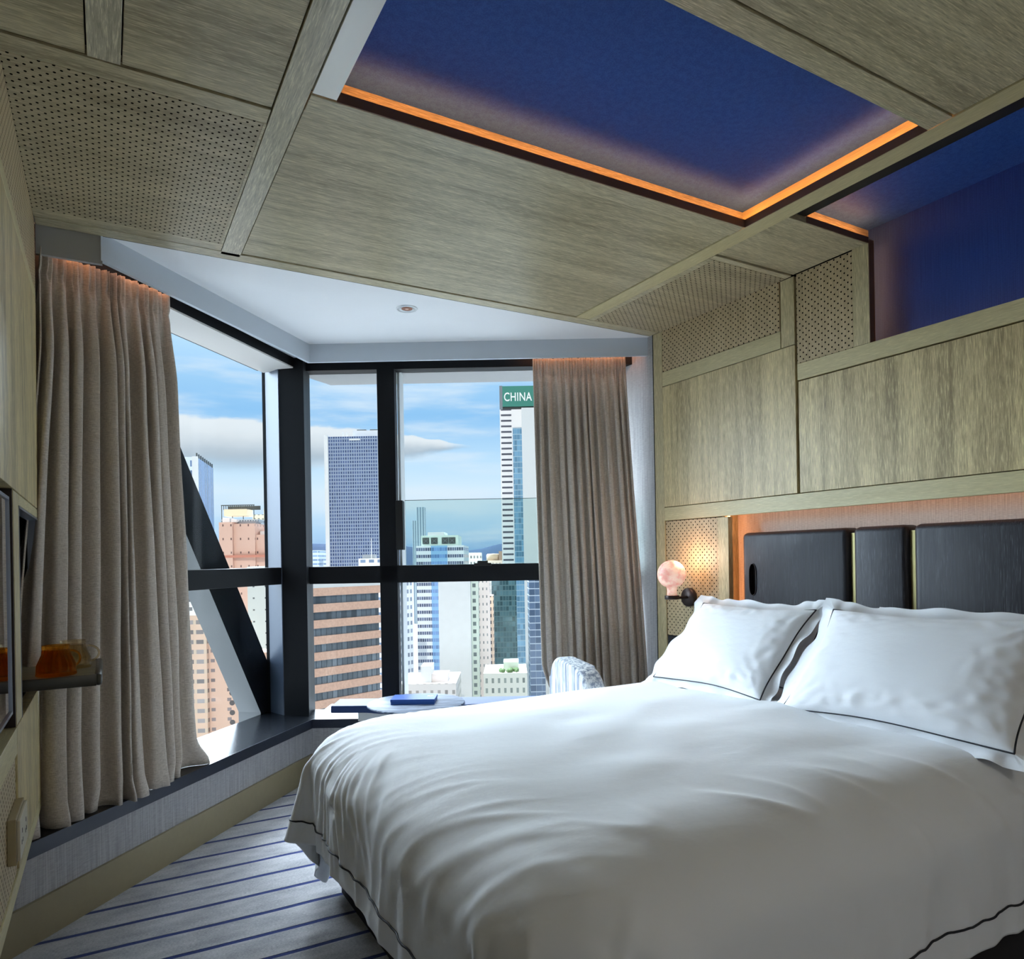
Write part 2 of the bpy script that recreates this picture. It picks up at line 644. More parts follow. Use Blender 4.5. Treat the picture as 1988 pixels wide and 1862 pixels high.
# dark backing above the panels, leaving the two coves open
bm = bmesh.new()
for (x0, x1, y0, y1) in ((-0.6, 0.549, YB, 1.95), (0.549, 2.10, YB, 1.10), (-0.6, 2.90, 1.99, YE), (2.10, 2.95, YB, 0.86)):
    abox(bm, x0, x1, y0, y1, 2.452, 2.47)
build('ceiling_backing', bm, M['gap'], ceil)
P5 = ZC + 0.004
cpan('ceiling_panel', XL, -0.024, YB, 1.967, M['ceil_x'], P5)
cpan('ceiling_panel', 0.05, 0.405, YB, 1.967, M['ceil_x'], P5)
cpan('ceiling_beam', -0.024, 0.05, YB, 1.967, M['ceil_y'])
cpan('ceiling_panel_border', XL, 0.405, 1.969, 2.04, M['ceil_x'])
cpan('perforated_ceiling_panel', XL, 0.396, 2.04, 2.885, M['perf_ceil'], g=0.0)
cpan('ceiling_panel_border', 0.396, 0.405, 2.04, 2.885, M['ceil_x'], g=0.0)
cpan('ceiling_panel_border', XL, 0.405, 2.885, 2.95, M['ceil_x'], g=0.0)
cpan('ceiling_beam', 0.405, 0.48, YB, 2.98, M['ceil_y'], label='pale oak beam along the ceiling')
cpan('white_ceiling_strip', 0.481, 0.549, YB, 1.85, M['white_panel'], label='white satin strip beside the blue cove')
cpan('ceiling_panel', 0.48, 2.083, 1.93, 2.95, M['ceil_x'], P5)
cpan('ceiling_beam', 0.48, 2.083, 1.855, 1.93, M['trim_x'], top=2.432)
cpan('ceiling_beam', 0.549, 2.083, 1.105, 1.178, M['trim_x'], top=2.447)
cpan('ceiling_panel', 0.549, 2.083, YB, 1.105, M['ceil_x'], P5)
cpan('ceiling_beam', 2.083, 2.165, YB, 2.95, M['rail_y'], top=2.432)
cpan('ceiling_panel_border', 2.165, XW, 2.085, 2.12, M['trim_x'])
cpan('ceiling_panel_border', 2.165, 2.195, 2.12, 2.95, M['trim_x'], g=0)
cpan('perforated_ceiling_panel', 2.195, XW, 2.12, 2.95, M['perf_ceil'], g=0)
cpan('ceiling_panel', 2.165, XW, 1.727, 2.08, M['ceil_x'], P5, top=2.447)
cpan('ceiling_panel', 2.165, XW, YB, 0.93, M['ceil_x'], P5, top=2.447)
cpan('ceiling_beam', XL, XW, 2.952, YE, M['trim_x'], top=2.44)
# dark strip drawn as the shadow line on the bay side of the edge
box('ceiling_edge_shadow', XL, XW, YE, YE + 0.006, ZC + 0.002, ZC + 0.014, M['gap'], ceil)

# ---- the two blue coves
ZB = 2.522
cove = struct(box('trim_1', 0.50, 2.16, 1.10, 1.93, ZB, ZB + 0.02, M['blue']))
cove['label'] = 'dark blue fabric recess lit orange along two edges'
box('cove_lip', 0.549, 2.083, 1.852, 1.8545, ZC, 2.448, M['lip'], cove)
box('cove_lip', 2.0805, 2.083, 1.178, 1.852, ZC, 2.448, M['lip'], cove)
box('cove_back_wall', 0.50, 2.16, 1.925, 1.94, 2.432, ZB + 0.02, M['trim_x'], cove)
box('cove_side_wall', 2.150, 2.165, 1.10, 1.93, 2.432, ZB + 0.02, M['rail_y'], cove)
box('cove_side_wall', 0.485, 0.50, 1.10, 1.93, 2.452, ZB + 0.02, M['gap'], cove)
box('cove_back_wall', 0.50, 2.16, 1.085, 1.10, 2.447, ZB + 0.02, M['trim_x'], cove)
box('led_strip', 0.56, 2.14, 1.857, 1.869, 2.433, 2.438, M['led'], cove)
box('led_strip', 2.086, 2.098, 1.12, 1.856, 2.433, 2.438, M['led'], cove)
cov2 = struct(box('trim_2', 2.165, 2.74, 0.80, 1.80, ZB, ZB + 0.02, M['blue']))
cov2['label'] = 'dark blue fabric recess folding down onto the wall above the bed'
box('recess_wall_fabric', 2.73, 2.75, 0.60, 1.80, 1.96, ZB, M['blue_wall'], cov2)
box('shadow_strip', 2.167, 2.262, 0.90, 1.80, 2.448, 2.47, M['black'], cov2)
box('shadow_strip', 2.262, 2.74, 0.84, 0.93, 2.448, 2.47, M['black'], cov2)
box('cove_lip', 2.262, XW, 1.7245, 1.727, ZC + .004, 2.448, M['lip'], cov2)
box('cove_lip', XW + .002, 2.664, 1.7245, 1.727, 2.033, 2.44, M['lip'], cov2)
box('cove_back_wall', 2.262, 2.73, 1.79, 1.80, 2.447, ZB, M['trim_x'], cov2)
box('cove_back_wall', 2.661, 2.73, 1.79, 1.80, 1.96, 2.447, M['trim_z'], cov2)
box('cove_floor', 2.262, 2.64, 1.727, 1.79, 2.440, 2.447, M['trim_x'], cov2)
box('led_strip', 2.28, 2.66, 1.745, 1.755, 2.449, 2.456, M['led'], cov2)
box('led_strip', 2.655, 2.664, 1.745, 1.755, 2.05, 2.44, M['led'], cov2)
box('led_strip', 2.655, 2.664, 0.40, 1.70, 1.985, 1.992, M['led_soft'], cov2)

# ---- right wall
wall = struct(box('wall_right', 2.82, 2.90, YB, 3.55, 0, 2.60, M['gap']))
TW = 0.03


def wpan(name, y0, y1, z0, z1, mat, x=XW, th=TW, g=G, label=None):
    o = box(name, x, x + th, y0 + g, y1 - g, z0 + g, z1 - g, mat, wall, bev=0.0009, seg=1)
    if label:
        o['label'] = label
    return o


X5 = XW + 0.004
wpan('wall_panel', 2.075, 2.93, 1.467, 2.12, M['wall_z'])
wpan('perforated_wall_panel', 2.155, 2.925, 2.20, ZC + 0.002, M['perf_wall'], g=0)
wpan('wall_rail', 2.15, 2.93, 2.12, 2.20, M['rail_y'])
wpan('wall_stile', 2.075, 2.15, 2.12, ZC, M['trim_z'])
wpan('wall_stile', 2.926, 3.0, 0.0, ZC + 0.002, M['trim_z'])
wpan('perforated_wall_panel', 1.80, 2.068, 2.033, ZC + 0.002, M['perf_wall'], X5, g=0)
wpan('wall_stile', 1.727, 1.80, 2.033, ZC + 0.02, M['trim_z'], X5, g=0)
wpan('wall_rail', YB, 2.068, 1.958, 2.033, M['rail_y'], label='pale oak ledge rail under the blue recess')
wpan('wall_panel', YB, 2.067, 1.467, 1.956, M['wall_z'], X5)
wpan('wall_rail', YB, 2.93, 1.393, 1.467, M['rail_y'], label='long pale oak rail above the headboard')
wpan('perforated_wall_panel', 2.548, 2.924, 0.778, 1.391, M['perf_wall'], X5, g=0, label='perforated oak panel behind the wall lamp')
wpan('wall_stile', 2.476, 2.548, 0.0, 1.392, M['trim_z'])
wpan('wall_panel', 2.55, 2.924, 0.0, 0.776, M['ebony'], X5, label='black panel under the perforated oak')
box('wall_rail', XW + 0.03, 2.80, YB, 2.068, 1.955, 1.975, M['gap'], wall)
box('wall_end', XW, 2.83, 2.9985, 3.004, 0, 2.44, M['gap'], wall)
# headboard recess
box('recess_wall_fabric', 2.75, 2.77, YB, 2.56, 0.0, 1.46, M['headfabric'], wall, )
box('recess_top', XW + 0.03, 2.75, YB, 2.56, 1.440, 1.460, M['trim_z'], wall)
box('recess_side', XW + 0.03, 2.75, 2.525, 2.545, 0.3, 1.46, M['trim_z'], wall)
box('led_strip', 2.672, 2.680, YB + .5, 2.42, 1.432, 1.438, M['led_pale'], wall)
box('led_strip', 2.672, 2.682, 2.512, 2.520, 0.62, 1.42, M['led_soft'], wall)
box('wall_dark_core', 2.70, 2.82, 2.56, 3.0, 0, 2.5, M['gap'], wall)

# bay return wall between the panels and the window
struct(box('wall_back', 2.655, 2.75, 3.004, 3.42, 0.0, 2.45, M['wallpaper']))
struct(box('wall_front', -0.75, 2.95, YB - 0.06, YB, 0, 2.6, M['white']))
struct(box('trim_3', -0.75, 2.95, YB - 0.06, 3.0, 2.9, 2.95, M['white']))

# ---- left wall
lw = struct(box('wall_left', -0.62, -0.56, YB, 2.45, 0, 2.60, M['wallpaper']))


def lpan(name, y0, y1, z0, z1, mat, x=XL, th=0.03, g=G, label=None):
    o = box(name, x - th, x, y0 + g, y1 - g, z0 + g, z1 - g, mat, lw, bev=0.0009, seg=1)
    if label:
        o['label'] = label
    return o


lpan('perforated_wall_panel', YB, 2.985, 2.17, ZC + 0.002, M['perf_wall_l'], g=0)
lpan('wall_rail', YB, 2.985, 2.13, 2.17, M['rail_y'])
lpan('wall_panel', YB, 2.985, 1.40, 2.13, M['wall_z'])
lpan('wall_stile', 2.178, 2.303, 0.80, 1.40, M['trim_z'], label='pale stile between the screen and the niche')
lpan('wall_rail', 2.303, 2.985, 1.367, 1.40, M['rail_y'])
lpan('wall_stile', 2.91, 2.985, 0.80, 1.367, M['trim_z'])
lpan('wall_panel', 2.178, 2.985, 0.44, 0.80, M['wall_z'])
lpan('wall_rail', YB, 2.178, 0.73, 0.80, M['rail_y'])
lpan('perforated_wall_panel', YB, 2.166, 0.44, 0.73, M['perf_wall_l'], XL - 0.004, g=0)
lpan('wall_rail', YB, 2.985, 0.396, 0.44, M['rail_y'])
box('wall_end', -0.56, XL - 0.001, 2.985, 2.99, 0.396, ZC + 0.002, M['trim_z'], lw)
box('wall_underside', -0.56, XL - 0.03, YB, 2.985, 0.396, 0.41, M['gap'], lw)
bm = bmesh.new()
abox(bm, -0.47, XL - 0.03, 2.296, 2.303, 0.80, 1.367)
abox(bm, -0.47, XL - 0.03, 2.91, 2.917, 0.80, 1.367)
abox(bm, -0.47, XL - 0.03, 2.296, 2.917, 0.793, 0.80)
abox(bm, -0.47, XL - 0.03, 2.296, 2.917, 1.367, 1.374)
abox(bm, -0.48, -0.47, 2.296, 2.917, 0.793, 1.374)
build('niche_lining', bm, M['gap'], lw)
bm = bmesh.new()
abox(bm, -0.26, -0.252, YB, 2.178, 0.80, 1.40)
abox(bm, -0.255, XL - 0.002, 2.171, 2.178, 0.80, 1.40)
build('screen_recess_lining', bm, M['dark_metal'], lw)
bm = bmesh.new()
for a in ((2.303, 2.309, 0.80, 1.367), (2.904, 2.91, 0.80, 1.367), (2.303, 2.91, 1.361, 1.367)):
    abox(bm, XL - 0.03, XL + 0.001, *a)
build('niche_trim', bm, M['steel'], lw)

nb = empty('storage_box', (-0.345, 2.66, 0.8755))
tag(nb, 'grey box standing at the back of the dark wall niche behind the cups', 'box')
box('box_body', -0.075, 0.075, -0.18, 0.10, 0.0, 0.165, plain('grey_box', srgb(150, 156, 160), 0.4), nb, bev=0.003)
box('box_lid', -0.075, 0.075, -0.18, 0.10, 0.167, 0.18, plain('grey_box_lid', srgb(92, 96, 98), 0.4), nb, bev=0.003)
# television (glossy dark screen)
tv = empty('television', (-0.21, 1.3, 0.84))
tag(tv, 'glossy black flat television recessed in the left wall', 'television')
sm, t = newmat('screen_glass')
t.out(t.bsdf((0.004, 0.004, 0.006), 0.04, 0, 0.8, Coat_Weight=1.0, Coat_Roughness=0.02))
box('screen', -0.026, 0.0, -0.6, 0.83, 0.008, 0.528, sm, tv)
bm = bmesh.new()
abox(bm, -0.03, 0.004, -0.6, 0.838, 0.0, 0.008)
abox(bm, -0.03, 0.004, -0.6, 0.838, 0.528, 0.536)
abox(bm, -0.03, 0.004, 0.83, 0.838, 0.008, 0.528)
build('bezel', bm, M['steel'], tv)

# socket
sk = empty('wall_socket', (XL, 2.06, 0.565))
tag(sk, 'cream double power socket on the perforated panel of the left wall', 'power socket')
cream = plain('cream_plastic', srgb(206, 198, 176), 0.35)
box('socket_box', -0.004, 0.014, -0.085, 0.10, -0.045, 0.06, plain('oak_block', srgb(160, 146, 110), 0.5), sk, bev=0.002)
box('face_plate', 0.014, 0.021, -0.078, 0.094, -0.038, 0.054, cream, sk, bev=0.002)
for yc in (-0.035, 0.05):
    for dy, dz in ((0, 0.014), (-0.011, -0.01), (0.011, -0.01)):
        box('pin_hole', 0.0205, 0.0215, yc + dy - 0.003, yc + dy + 0.003, dz, dz + 0.010, M['black'], sk)

# ---- bay ceiling, pelmet, ledge
bay = [(-0.75, YE + .006), (2.76, YE + .006), (2.76, 3.5), PE(1.98, 0.21)[:2], PE(0.0, 0.30)[:2], PD(0.2, 0.30)[:2], PD(-2.2, 0.30)[:2]]
bay = [(-0.75, YE + .006), (2.76, YE + .006), PE(2.07, 0.24)[:2], PE(-0.10, 0.24)[:2], PD(0.1, 0.34)[:2], PD(-1.25, 0.34)[:2]]
struct(prism('ceiling_bay', bay, 2.432, 2.62, M['white']))


def offset_corner(nd, ne):
    """the point where the D line at offset nd meets the E line at offset ne"""
    a, b = C0 + Dn * nd, C0 + En * ne
    den = Dt.x * Et.y - Dt.y * Et.x
    s = ((b.x - a.x) * Et.y - (b.y - a.y) * Et.x) / den
    p = a + Dt * s
    return (p.x, p.y)


def band(name, off_pairs, z0, z1, mat, parent=None, tl=-2.2, tr=1.92):
    """a strip following both windows between two offsets"""
    (d0, e0), (d1, e1) = off_pairs
    a = [PD(tl, d0)[:2], offset_corner(d0, e0), PE(tr, e0)[:2], PE(tr, e1)[:2], offset_corner(d1, e1), PD(tl, d1)[:2]]
    return prism(name, a, z0, z1, mat, parent)


ledge = struct(band('trim_4', ((0.0, 0.0), (0.37, 0.27)), 0.30, 0.33, M['ledge'], tl=-2.3, tr=2.0))
ledge['label'] = 'polished black stone ledge under both windows'
band('ledge_nosing', ((-0.003, -0.003), (0.0, 0.0)), 0.282, 0.331, M['navy_edge'], ledge, tl=-2.3, tr=2.0)
struct(band('wall_window_side', ((0.018, 0.018), (0.30, 0.24)), 0.0, 0.30, M['wallpaper'], tl=-2.3, tr=2.0))
struct(band('baseboard_window_side', ((0.006, 0.006), (0.018, 0.018)), 0.0, 0.135, M['oak_sill'], tl=-2.3, tr=2.0))

# pelmet: D side starts where the wooden ceiling edge crosses it
pel = struct(prism('trim_5', [PD(-1.375, 0.050)[:2], offset_corner(0.008, 0.055), PE(1.95, 0.055)[:2], PE(1.95, 0.073)[:2], offset_corner(0.026, 0.073), PD(-1.36, 0.068)[:2]], 2.33, 2.433, M['pelmet']))
pel['label'] = 'grey painted curtain pelmet around the window bay'
box('pelmet_return', XL, 0.004, YE + 0.002, YE + 0.02, 2.318, 2.433, M['pelmet_grey'], pel)
prism('curtain_track', [PD(-0.95, 0.045)[:2], PD(0.02, 0.045)[:2], PD(0.02, 0.085)[:2], PD(-0.95, 0.085)[:2]], 2.352, 2.37, M['alu'], pel)
prism('track_groove', [PD(-0.95, 0.058)[:2], PD(0.02, 0.058)[:2], PD(0.02, 0.064)[:2], PD(-0.95, 0.064)[:2]], 2.3505, 2.352, M['black'], pel)
box('led_strip', XL + 0.02, -0.02, YE + 0.035, YE + 0.041, 2.395, 2.402, M['led_soft'], pel)
prism('led_strip', [PE(1.2, 0.076)[:2], PE(1.9, 0.076)[:2], PE(1.9, 0.081)[:2], PE(1.2, 0.081)[:2]], 2.40, 2.41, M['led_soft'], pel)
prism('led_strip', [PD(-1.24, 0.070)[:2], PD(-0.97, 0.060)[:2], PD(-0.97, 0.066)[:2], PD(-1.24, 0.076)[:2]], 2.395, 2.402, M['led_soft'], pel)

struct(prism('wall_light_block', [PD(-2.3, 0.245)[:2], PD(-1.38, 0.245)[:2], PD(-1.38, 0.34)[:2], PD(-2.3, 0.34)[:2]], 0.33, 2.43, plain('light_block_dark', srgb(70, 66, 62), 0.8)))  # dark block added to stop window light leaking beside the curtain
# ---- window D (left): deep dark frame, transom, glass
win1 = struct(empty('window_1', PD(0, 0), ROT_D))
NF, NG = 0.22, 0.348


def wbox(name, t0, t1, n0, n1, z0, z1, mat, parent, **kw):
    return box(name, t0, t1, n0, n1, z0, z1, mat, parent, **kw)


wbox('window_head', -2.3, -0.965, NF, 0.37, 2.385, 2.60, M['frame'], win1)
wbox('window_head', -0.965, 0.1, 0.125, 0.37, 2.322, 2.60, M['frame'], win1)
wbox('head_soffit', -0.965, 0.12, 0.128, 0.345, 2.314, 2.322, plain('white_head_soffit', srgb(222, 218, 212), 0.5), win1)
wbox('transom', -2.3, 0.08, NF, 0.37, 1.080, 1.177, M['frame'], win1, bev=0.003)
wbox('glass', -2.3, 0.145, NG, NG + 0.008, 0.33, 2.325, M['glass'], win1)
wbox('mullion', -1.32, -1.22, NF, 0.37, 0.33, 2.40, M['frame'], win1)
# corner post shared by both windows
P1, P2, P3 = PD(0.078, 0.222)[:2], PE(-0.045, 0.097)[:2], PE(-0.053, 0.172)[:2]
post = struct(prism('trim_6', [P1, P2, P3, PE(-0.06, 0.27)[:2], PD(0.40, 0.40)[:2], PD(0.145, 0.37)[:2], PD(0.145, 0.345)[:2]], 0.33, 2.60, M['frame']))
prism('skylit_jamb_face', [PD(0.078, 0.218)[:2], PD(0.145, 0.345)[:2], PD(0.142, 0.347)[:2], PD(0.074, 0.221)[:2]], 0.33, 2.385, M['jamb'], post)  # thin skin that carries the painted skylight on the reveal
post['label'] = 'black corner post between the two windows'
# diagonal steel brace just outside the left window
bp = [(-1.55, 3.05), (-1.35, 3.05), (0.335, 0.33), (0.335, 0.0), (0.075, 0.0), (0.075, 0.34)]
bm = bmesh.new()
a = [bm.verts.new((p[0], 0.37, p[1])) for p in bp]
b = [bm.verts.new((p[0], 0.515, p[1])) for p in bp]
bm.faces.new(a)
bm.faces.new(b[::-1])
for i in range(len(bp)):
    f = bm.faces.new((a[i], b[i], b[(i + 1) % len(bp)], a[(i + 1) % len(bp)]))
    f.material_index = 1 if i in (4, 5) else 0
br = build('diagonal_brace', bm, [M['frame'], plain('brace_skylit_side', srgb(132, 134, 136), 0.6)], None, loc=PD(0, 0), rot=(0, 0, ROT_D))  # grey puts skylight on the outer side into the colour
tag(br, 'thick black diagonal steel brace with a painted skylit side crossing outside the left window', 'steel brace')
fac = struct(prism('trim_7', [PD(-2.6, 0.46)[:2], PD(0.10, 0.46)[:2], PD(0.10, 0.75)[:2], PD(-2.6, 0.75)[:2]], 2.55, 2.95, plain('white_facade_panel', srgb(160, 158, 156), 0.6)))
fac['label'] = 'white facade soffit outside above the windows'
prism('facade_soffit', [PE(-0.14, 0.34)[:2], PE(2.3, 0.34)[:2], PE(2.3, 0.6)[:2], PE(-0.02, 0.6)[:2]], 2.335, 2.8, plain('white_facade_panel_front', srgb(160, 158, 156), 0.6), fac)
prism('facade_sill', [PE(-0.02, 0.275)[:2], PE(2.3, 0.275)[:2], PE(2.3, 0.48)[:2], PE(-0.02, 0.48)[:2]], 0.25, 0.318, plain('white_facade_sill', srgb(225, 228, 232), 0.5), fac)

# ---- window E (right)
win2 = struct(empty('window_2', PE(0, 0), ROT_E))
NE0, NE1 = 0.175, 0.25
wbox('window_head', -0.06, 2.05, NE0, NE1, 2.315, 2.60, M['frame'], win2)
wbox('transom', -0.06, 2.05, NE0, NE1, 1.077, 1.177, M['frame'], win2, bev=0.003)
wbox('mullion', 0.357, 0.459, NE0, NE1 + 0.01, 0.33, 2.32, M['frame'], win2, bev=0.003)
wbox('glass', -0.06, 2.05, 0.235, 0.243, 0.33, 2.32, M['glass'], win2)
wbox('facade_fin', 0.462, 0.476, 0.252, 0.40, 0.33, 2.34, plain('pale_fin', srgb(205, 207, 206), 0.5), win2)
wbox('guard_glass', 0.50, 2.0, 0.225, 0.231, 1.177, 1.556, M['glass_green'], win2, )
wbox('guard_edge', 0.50, 2.0, 0.225, 0.231, 1.556, 1.559, plain('guard_glass_edge', srgb(96, 112, 116), 0.3), win2)
wbox('opener_box', 0.455, 0.497, 0.165, 0.235, 1.267, 1.553, M['black'], win2, bev=0.003)
bm = bmesh.new()
abox(bm, 0.905, 1.005, 0.15, 0.175, 1.165, 1.183, 0.003)
abox(bm, 0.925, 0.985, 0.145, 0.175, 1.183, 1.196, 0.003)
build('window_handle', bm, M['black'], win2)

# ------------------------------------------------------------------ curtains
def polyline(pts):
    pts = [Vector((p[0], p[1], 0)) for p in pts]
    ls = [0.0]
    for a, b in zip(pts, pts[1:]):
        ls.append(ls[-1] + (b - a).length)

    def at(s):
        s = max(0.0, min(1.0, s)) * ls[-1]
        for i in range(len(pts) - 1):
            if s <= ls[i + 1] or i == len(pts) - 2:
                f = (s - ls[i]) / max(1e-9, ls[i + 1] - ls[i])
                return pts[i].lerp(pts[i + 1], f)
    return at


def sstep(x, a, b):
    x = max(0.0, min(1.0, (x - a) / (b - a)))
    return x * x * (3 - 2 * x)


def curtain(name, top, bot, ztop, zbot, nf, amp, seed, label, side=1, sweep=None):
    rnd = random.Random(seed)
    wts = [rnd.uniform(0.55, 1.6) for _ in range(nf)]
    tot = sum(wts)
    edges = [0]
    for x in wts:
        edges.append(edges[-1] + x / tot)
    depth = [rnd.uniform(0.55, 1.15) for _ in range(nf + 1)]
    drift = [rnd.uniform(-0.012, 0.012) for _ in range(nf + 1)]
    ptop, pbot = polyline(top), polyline(bot)
    per = 16
    cols = nf * per
    rows = 78
    bm = bmesh.new()
    grid = []
    for j in range(rows + 1):
        h = j / rows
        h = h * h * 0.35 + h * 0.65 if h < 0.5 else h * 0.85 + 0.15 - 0.0875 + 0.0 if False else h
        row = []
        for i in range(cols + 1):
            k = min(nf - 1, i // per)
            f = i / per - k
            s = edges[k] + (edges[k + 1] - edges[k]) * f
            ph = k + f
            d = depth[k] * (1 - f) + depth[k + 1] * f
            dr = (drift[k] * (1 - f) + drift[k + 1] * f) * math.sin(h * 2.6 + k * 1.3) * 1.6
            ss = s + dr * sstep(h, 0.05, 0.4) * (1 - abs(2 * s - 1) ** 6)
            a = amp * d * (0.22 + 0.78 * sstep(h, 0.03, 0.2)) * (1 + 0.25 * sstep(h, 0.85, 1.0))
            w1 = math.cos(2 * math.pi * ph + 0.5 * math.sin(3 * h + k))
            # soft flat-topped folds with tight valleys
            w1 = math.copysign(abs(w1) ** 0.75, w1)
            off = a * w1
            top_ruffle = 0.007 * math.cos(2 * math.pi * ph * 2.5 + k) * (1 - sstep(h, 0.03, 0.075))
            pinch = -0.010 * math.exp(-((h - 0.045) / 0.008) ** 2) * (0.5 + 0.5 * math.cos(2 * math.pi * ph * 2 + 1))
            wr = 0.006 * noise.noise(Vector((s * 22 + seed, h * 5, seed))) * sstep(h, 0.04, 0.2)
            toff = 0.42 * a * math.sin(4 * math.pi * ph) * 0.5
            hem = sstep(h, 0.955, 1.0)
            off += hem * 0.018 * math.sin(ph * 5.1 + seed)
            A, B = ptop(ss), pbot(ss)
            A2, B2 = ptop(ss + 0.01), pbot(ss + 0.01)
            A1, B1 = ptop(ss - 0.01), pbot(ss - 0.01)
            hh = sstep(h, 0.0, 1.0) * 0.5 + h * 0.5
            p = A.lerp(B, hh)
            tg = (A2 - A1).lerp(B2 - B1, hh).normalized()
            nm = Vector((tg.y, -tg.x, 0)) * side
            z = ztop + (zbot - ztop) * h
            if hem:
                z += 0.0
            p = p + nm * (off + top_ruffle + pinch + wr) + tg * toff
            if sweep:
                p = p + tg * sweep(s, h)
            row.append(bm.verts.new((p.x, p.y, z)))
        grid.append(row)
    for j in range(rows):
        for i in range(cols):
            bm.faces.new((grid[j][i], grid[j][i + 1], grid[j + 1][i + 1], grid[j + 1][i]))
    o = build(name, bm, M['curtain'], smooth=True)
    sol = o.modifiers.new('thickness', 'SOLIDIFY')
    sol.thickness = 0.0022
    sol.offset = 0
    tag(o, label, 'curtain')
    return o


curtain('curtain', [PD(-1.50, 0.20), PD(-1.40, 0.185), PD(-1.22, 0.125), PD(-1.08, 0.095), PD(-0.985, 0.088)],
        [PD(-1.76, 0.10), PD(-1.64, 0.055), PD(-1.3, 0.022), PD(-1.08, 0.018), PD(-0.955, 0.055)],
        2.345, 0.3306, 11, 0.040, 3, 'taupe linen curtain gathered at the left window beside the glass tray',
        sweep=lambda s, h: 0.10 * sstep(s, 0.86, 1.0) * sstep(h, 0.93, 1.0))
curtain('curtain', [PE(1.262, 0.125), PE(1.5, 0.128), PE(1.79, 0.125)],
        [PE(1.285, 0.10), PE(1.55, 0.10), PE(1.885, 0.10)],
        2.345, 0.345, 12, 0.029, 11, 'taupe linen curtain gathered at the right window behind the upholstered chair',
        sweep=lambda s, h: 0.07 * (1 - sstep(s, 0.0, 0.16)) * sstep(h, 0.86, 1.0))

# ------------------------------------------------------------------ bed
BX0, BX1, BY0, BY1 = 0.725, 2.615, 0.98, 2.56
bed = empty('bed', ((BX0 + BX1) / 2, (BY0 + BY1) / 2, 0))
tag(bed, 'double bed on a black upholstered base under a white duvet', 'bed')
bc = bed.location


def rbox(x0, x1, y0, y1, z0, z1, r, seg=6, cuts=0):
    bm = bmesh.new()
    abox(bm, x0, x1, y0, y1, z0, z1)
    if cuts:
        bmesh.ops.subdivide_edges(bm, edges=bm.edges[:], cuts=cuts, use_grid_fill=True)
    bmesh.ops.bevel(bm, geom=[e for e in bm.edges if e.calc_face_angle(0) > 1.0], offset=r, segments=seg, profile=0.5, affect='EDGES', clamp_overlap=True)
    return bm


def local(bm):
    bmesh.ops.translate(bm, verts=bm.verts, vec=(-bc.x, -bc.y, 0))
    return bm


build('bed_base', local(rbox(BX0, BX1, BY0, BY1, 0.0, 0.34, 0.03, 3)), M['bedbase'], bed, smooth=False, autos=40)
# mattress and topper: a rounded soft block, crowned and slightly lumpy
bm = bmesh.new()
NX, NY = 46, 40
mx0, mx1, my0, my1, mz0, mz1, rr = 0.60, 2.60, 0.955, 2.62, 0.345, 0.625, 0.15


def rounded(px, py, pz):
    """push a point of a box surface onto a box with round edges"""
    rx, ry, rz_ = 0.26, 0.22, 0.138
    c = Vector((min(max(px, mx0 + rx), mx1 - 0.05), min(max(py, my0 + ry), my1 - ry), min(max(pz, mz0 + rz_), mz1 - rz_)))
    d = Vector((px, py, pz)) - c
    k = Vector((d.x / (rx if d.x < 0 else 0.05), d.y / ry, d.z / rz_))
    if k.length > 1e-6:
        k.normalize()
        d = Vector((k.x * (rx if k.x < 0 else 0.05), k.y * ry, k.z * rz_))
    return c + d


def gridface(fn, nu, nv):
    g = [[bm.verts.new(fn(i / nu, j / nv)) for j in range(nv + 1)] for i in range(nu + 1)]
    for i in range(nu):
        for j in range(nv):
            bm.faces.new((g[i][j], g[i + 1][j], g[i + 1][j + 1], g[i][j + 1]))


LX, LY, LZ = mx1 - mx0, my1 - my0, mz1 - mz0
gridface(lambda u, v: rounded(mx0 + LX * u, my0 + LY * v, mz1), NX, NY)
gridface(lambda u, v: rounded(mx0 + LX * u, my0 + LY * v, mz0), NX, NY)
gridface(lambda u, v: rounded(mx0 + LX * u, my0, mz0 + LZ * v), NX, 8)
gridface(lambda u, v: rounded(mx0 + LX * u, my1, mz0 + LZ * v), NX, 8)
gridface(lambda u, v: rounded(mx0, my0 + LY * u, mz0 + LZ * v), NY, 8)
gridface(lambda u, v: rounded(mx1, my0 + LY * u, mz0 + LZ * v), NY, 8)
bmesh.ops.remove_doubles(bm, verts=bm.verts, dist=0.0006)
for v in bm.verts:
    if v.co.z > 0.5:
        u_ = (v.co.x - mx0) / LX
        v_ = (v.co.y - my0) / LY
        cr = max(0, math.sin(math.pi * min(1, max(0, u_)))) ** 0.6 * max(0, math.sin(math.pi * min(1, max(0, v_)))) ** 0.6
        n_ = noise.noise(Vector((v.co.x * 2.6, v.co.y * 3.4, 0.3))) * 0.5 + noise.noise(Vector((v.co.x * 5.6, v.co.y * 6.0, 2.3))) * 0.2
        v.co.z += cr * (0.022 + 0.032 * n_)
    else:
        n_ = noise.noise(Vector((v.co.x * 3, v.co.y * 7, v.co.z * 5)))
        if v.co.x < mx0 + 0.2:
            v.co.x += 0.02 * n_
matt = build('mattress', local(bm), M['cotton'], bed, smooth=True)


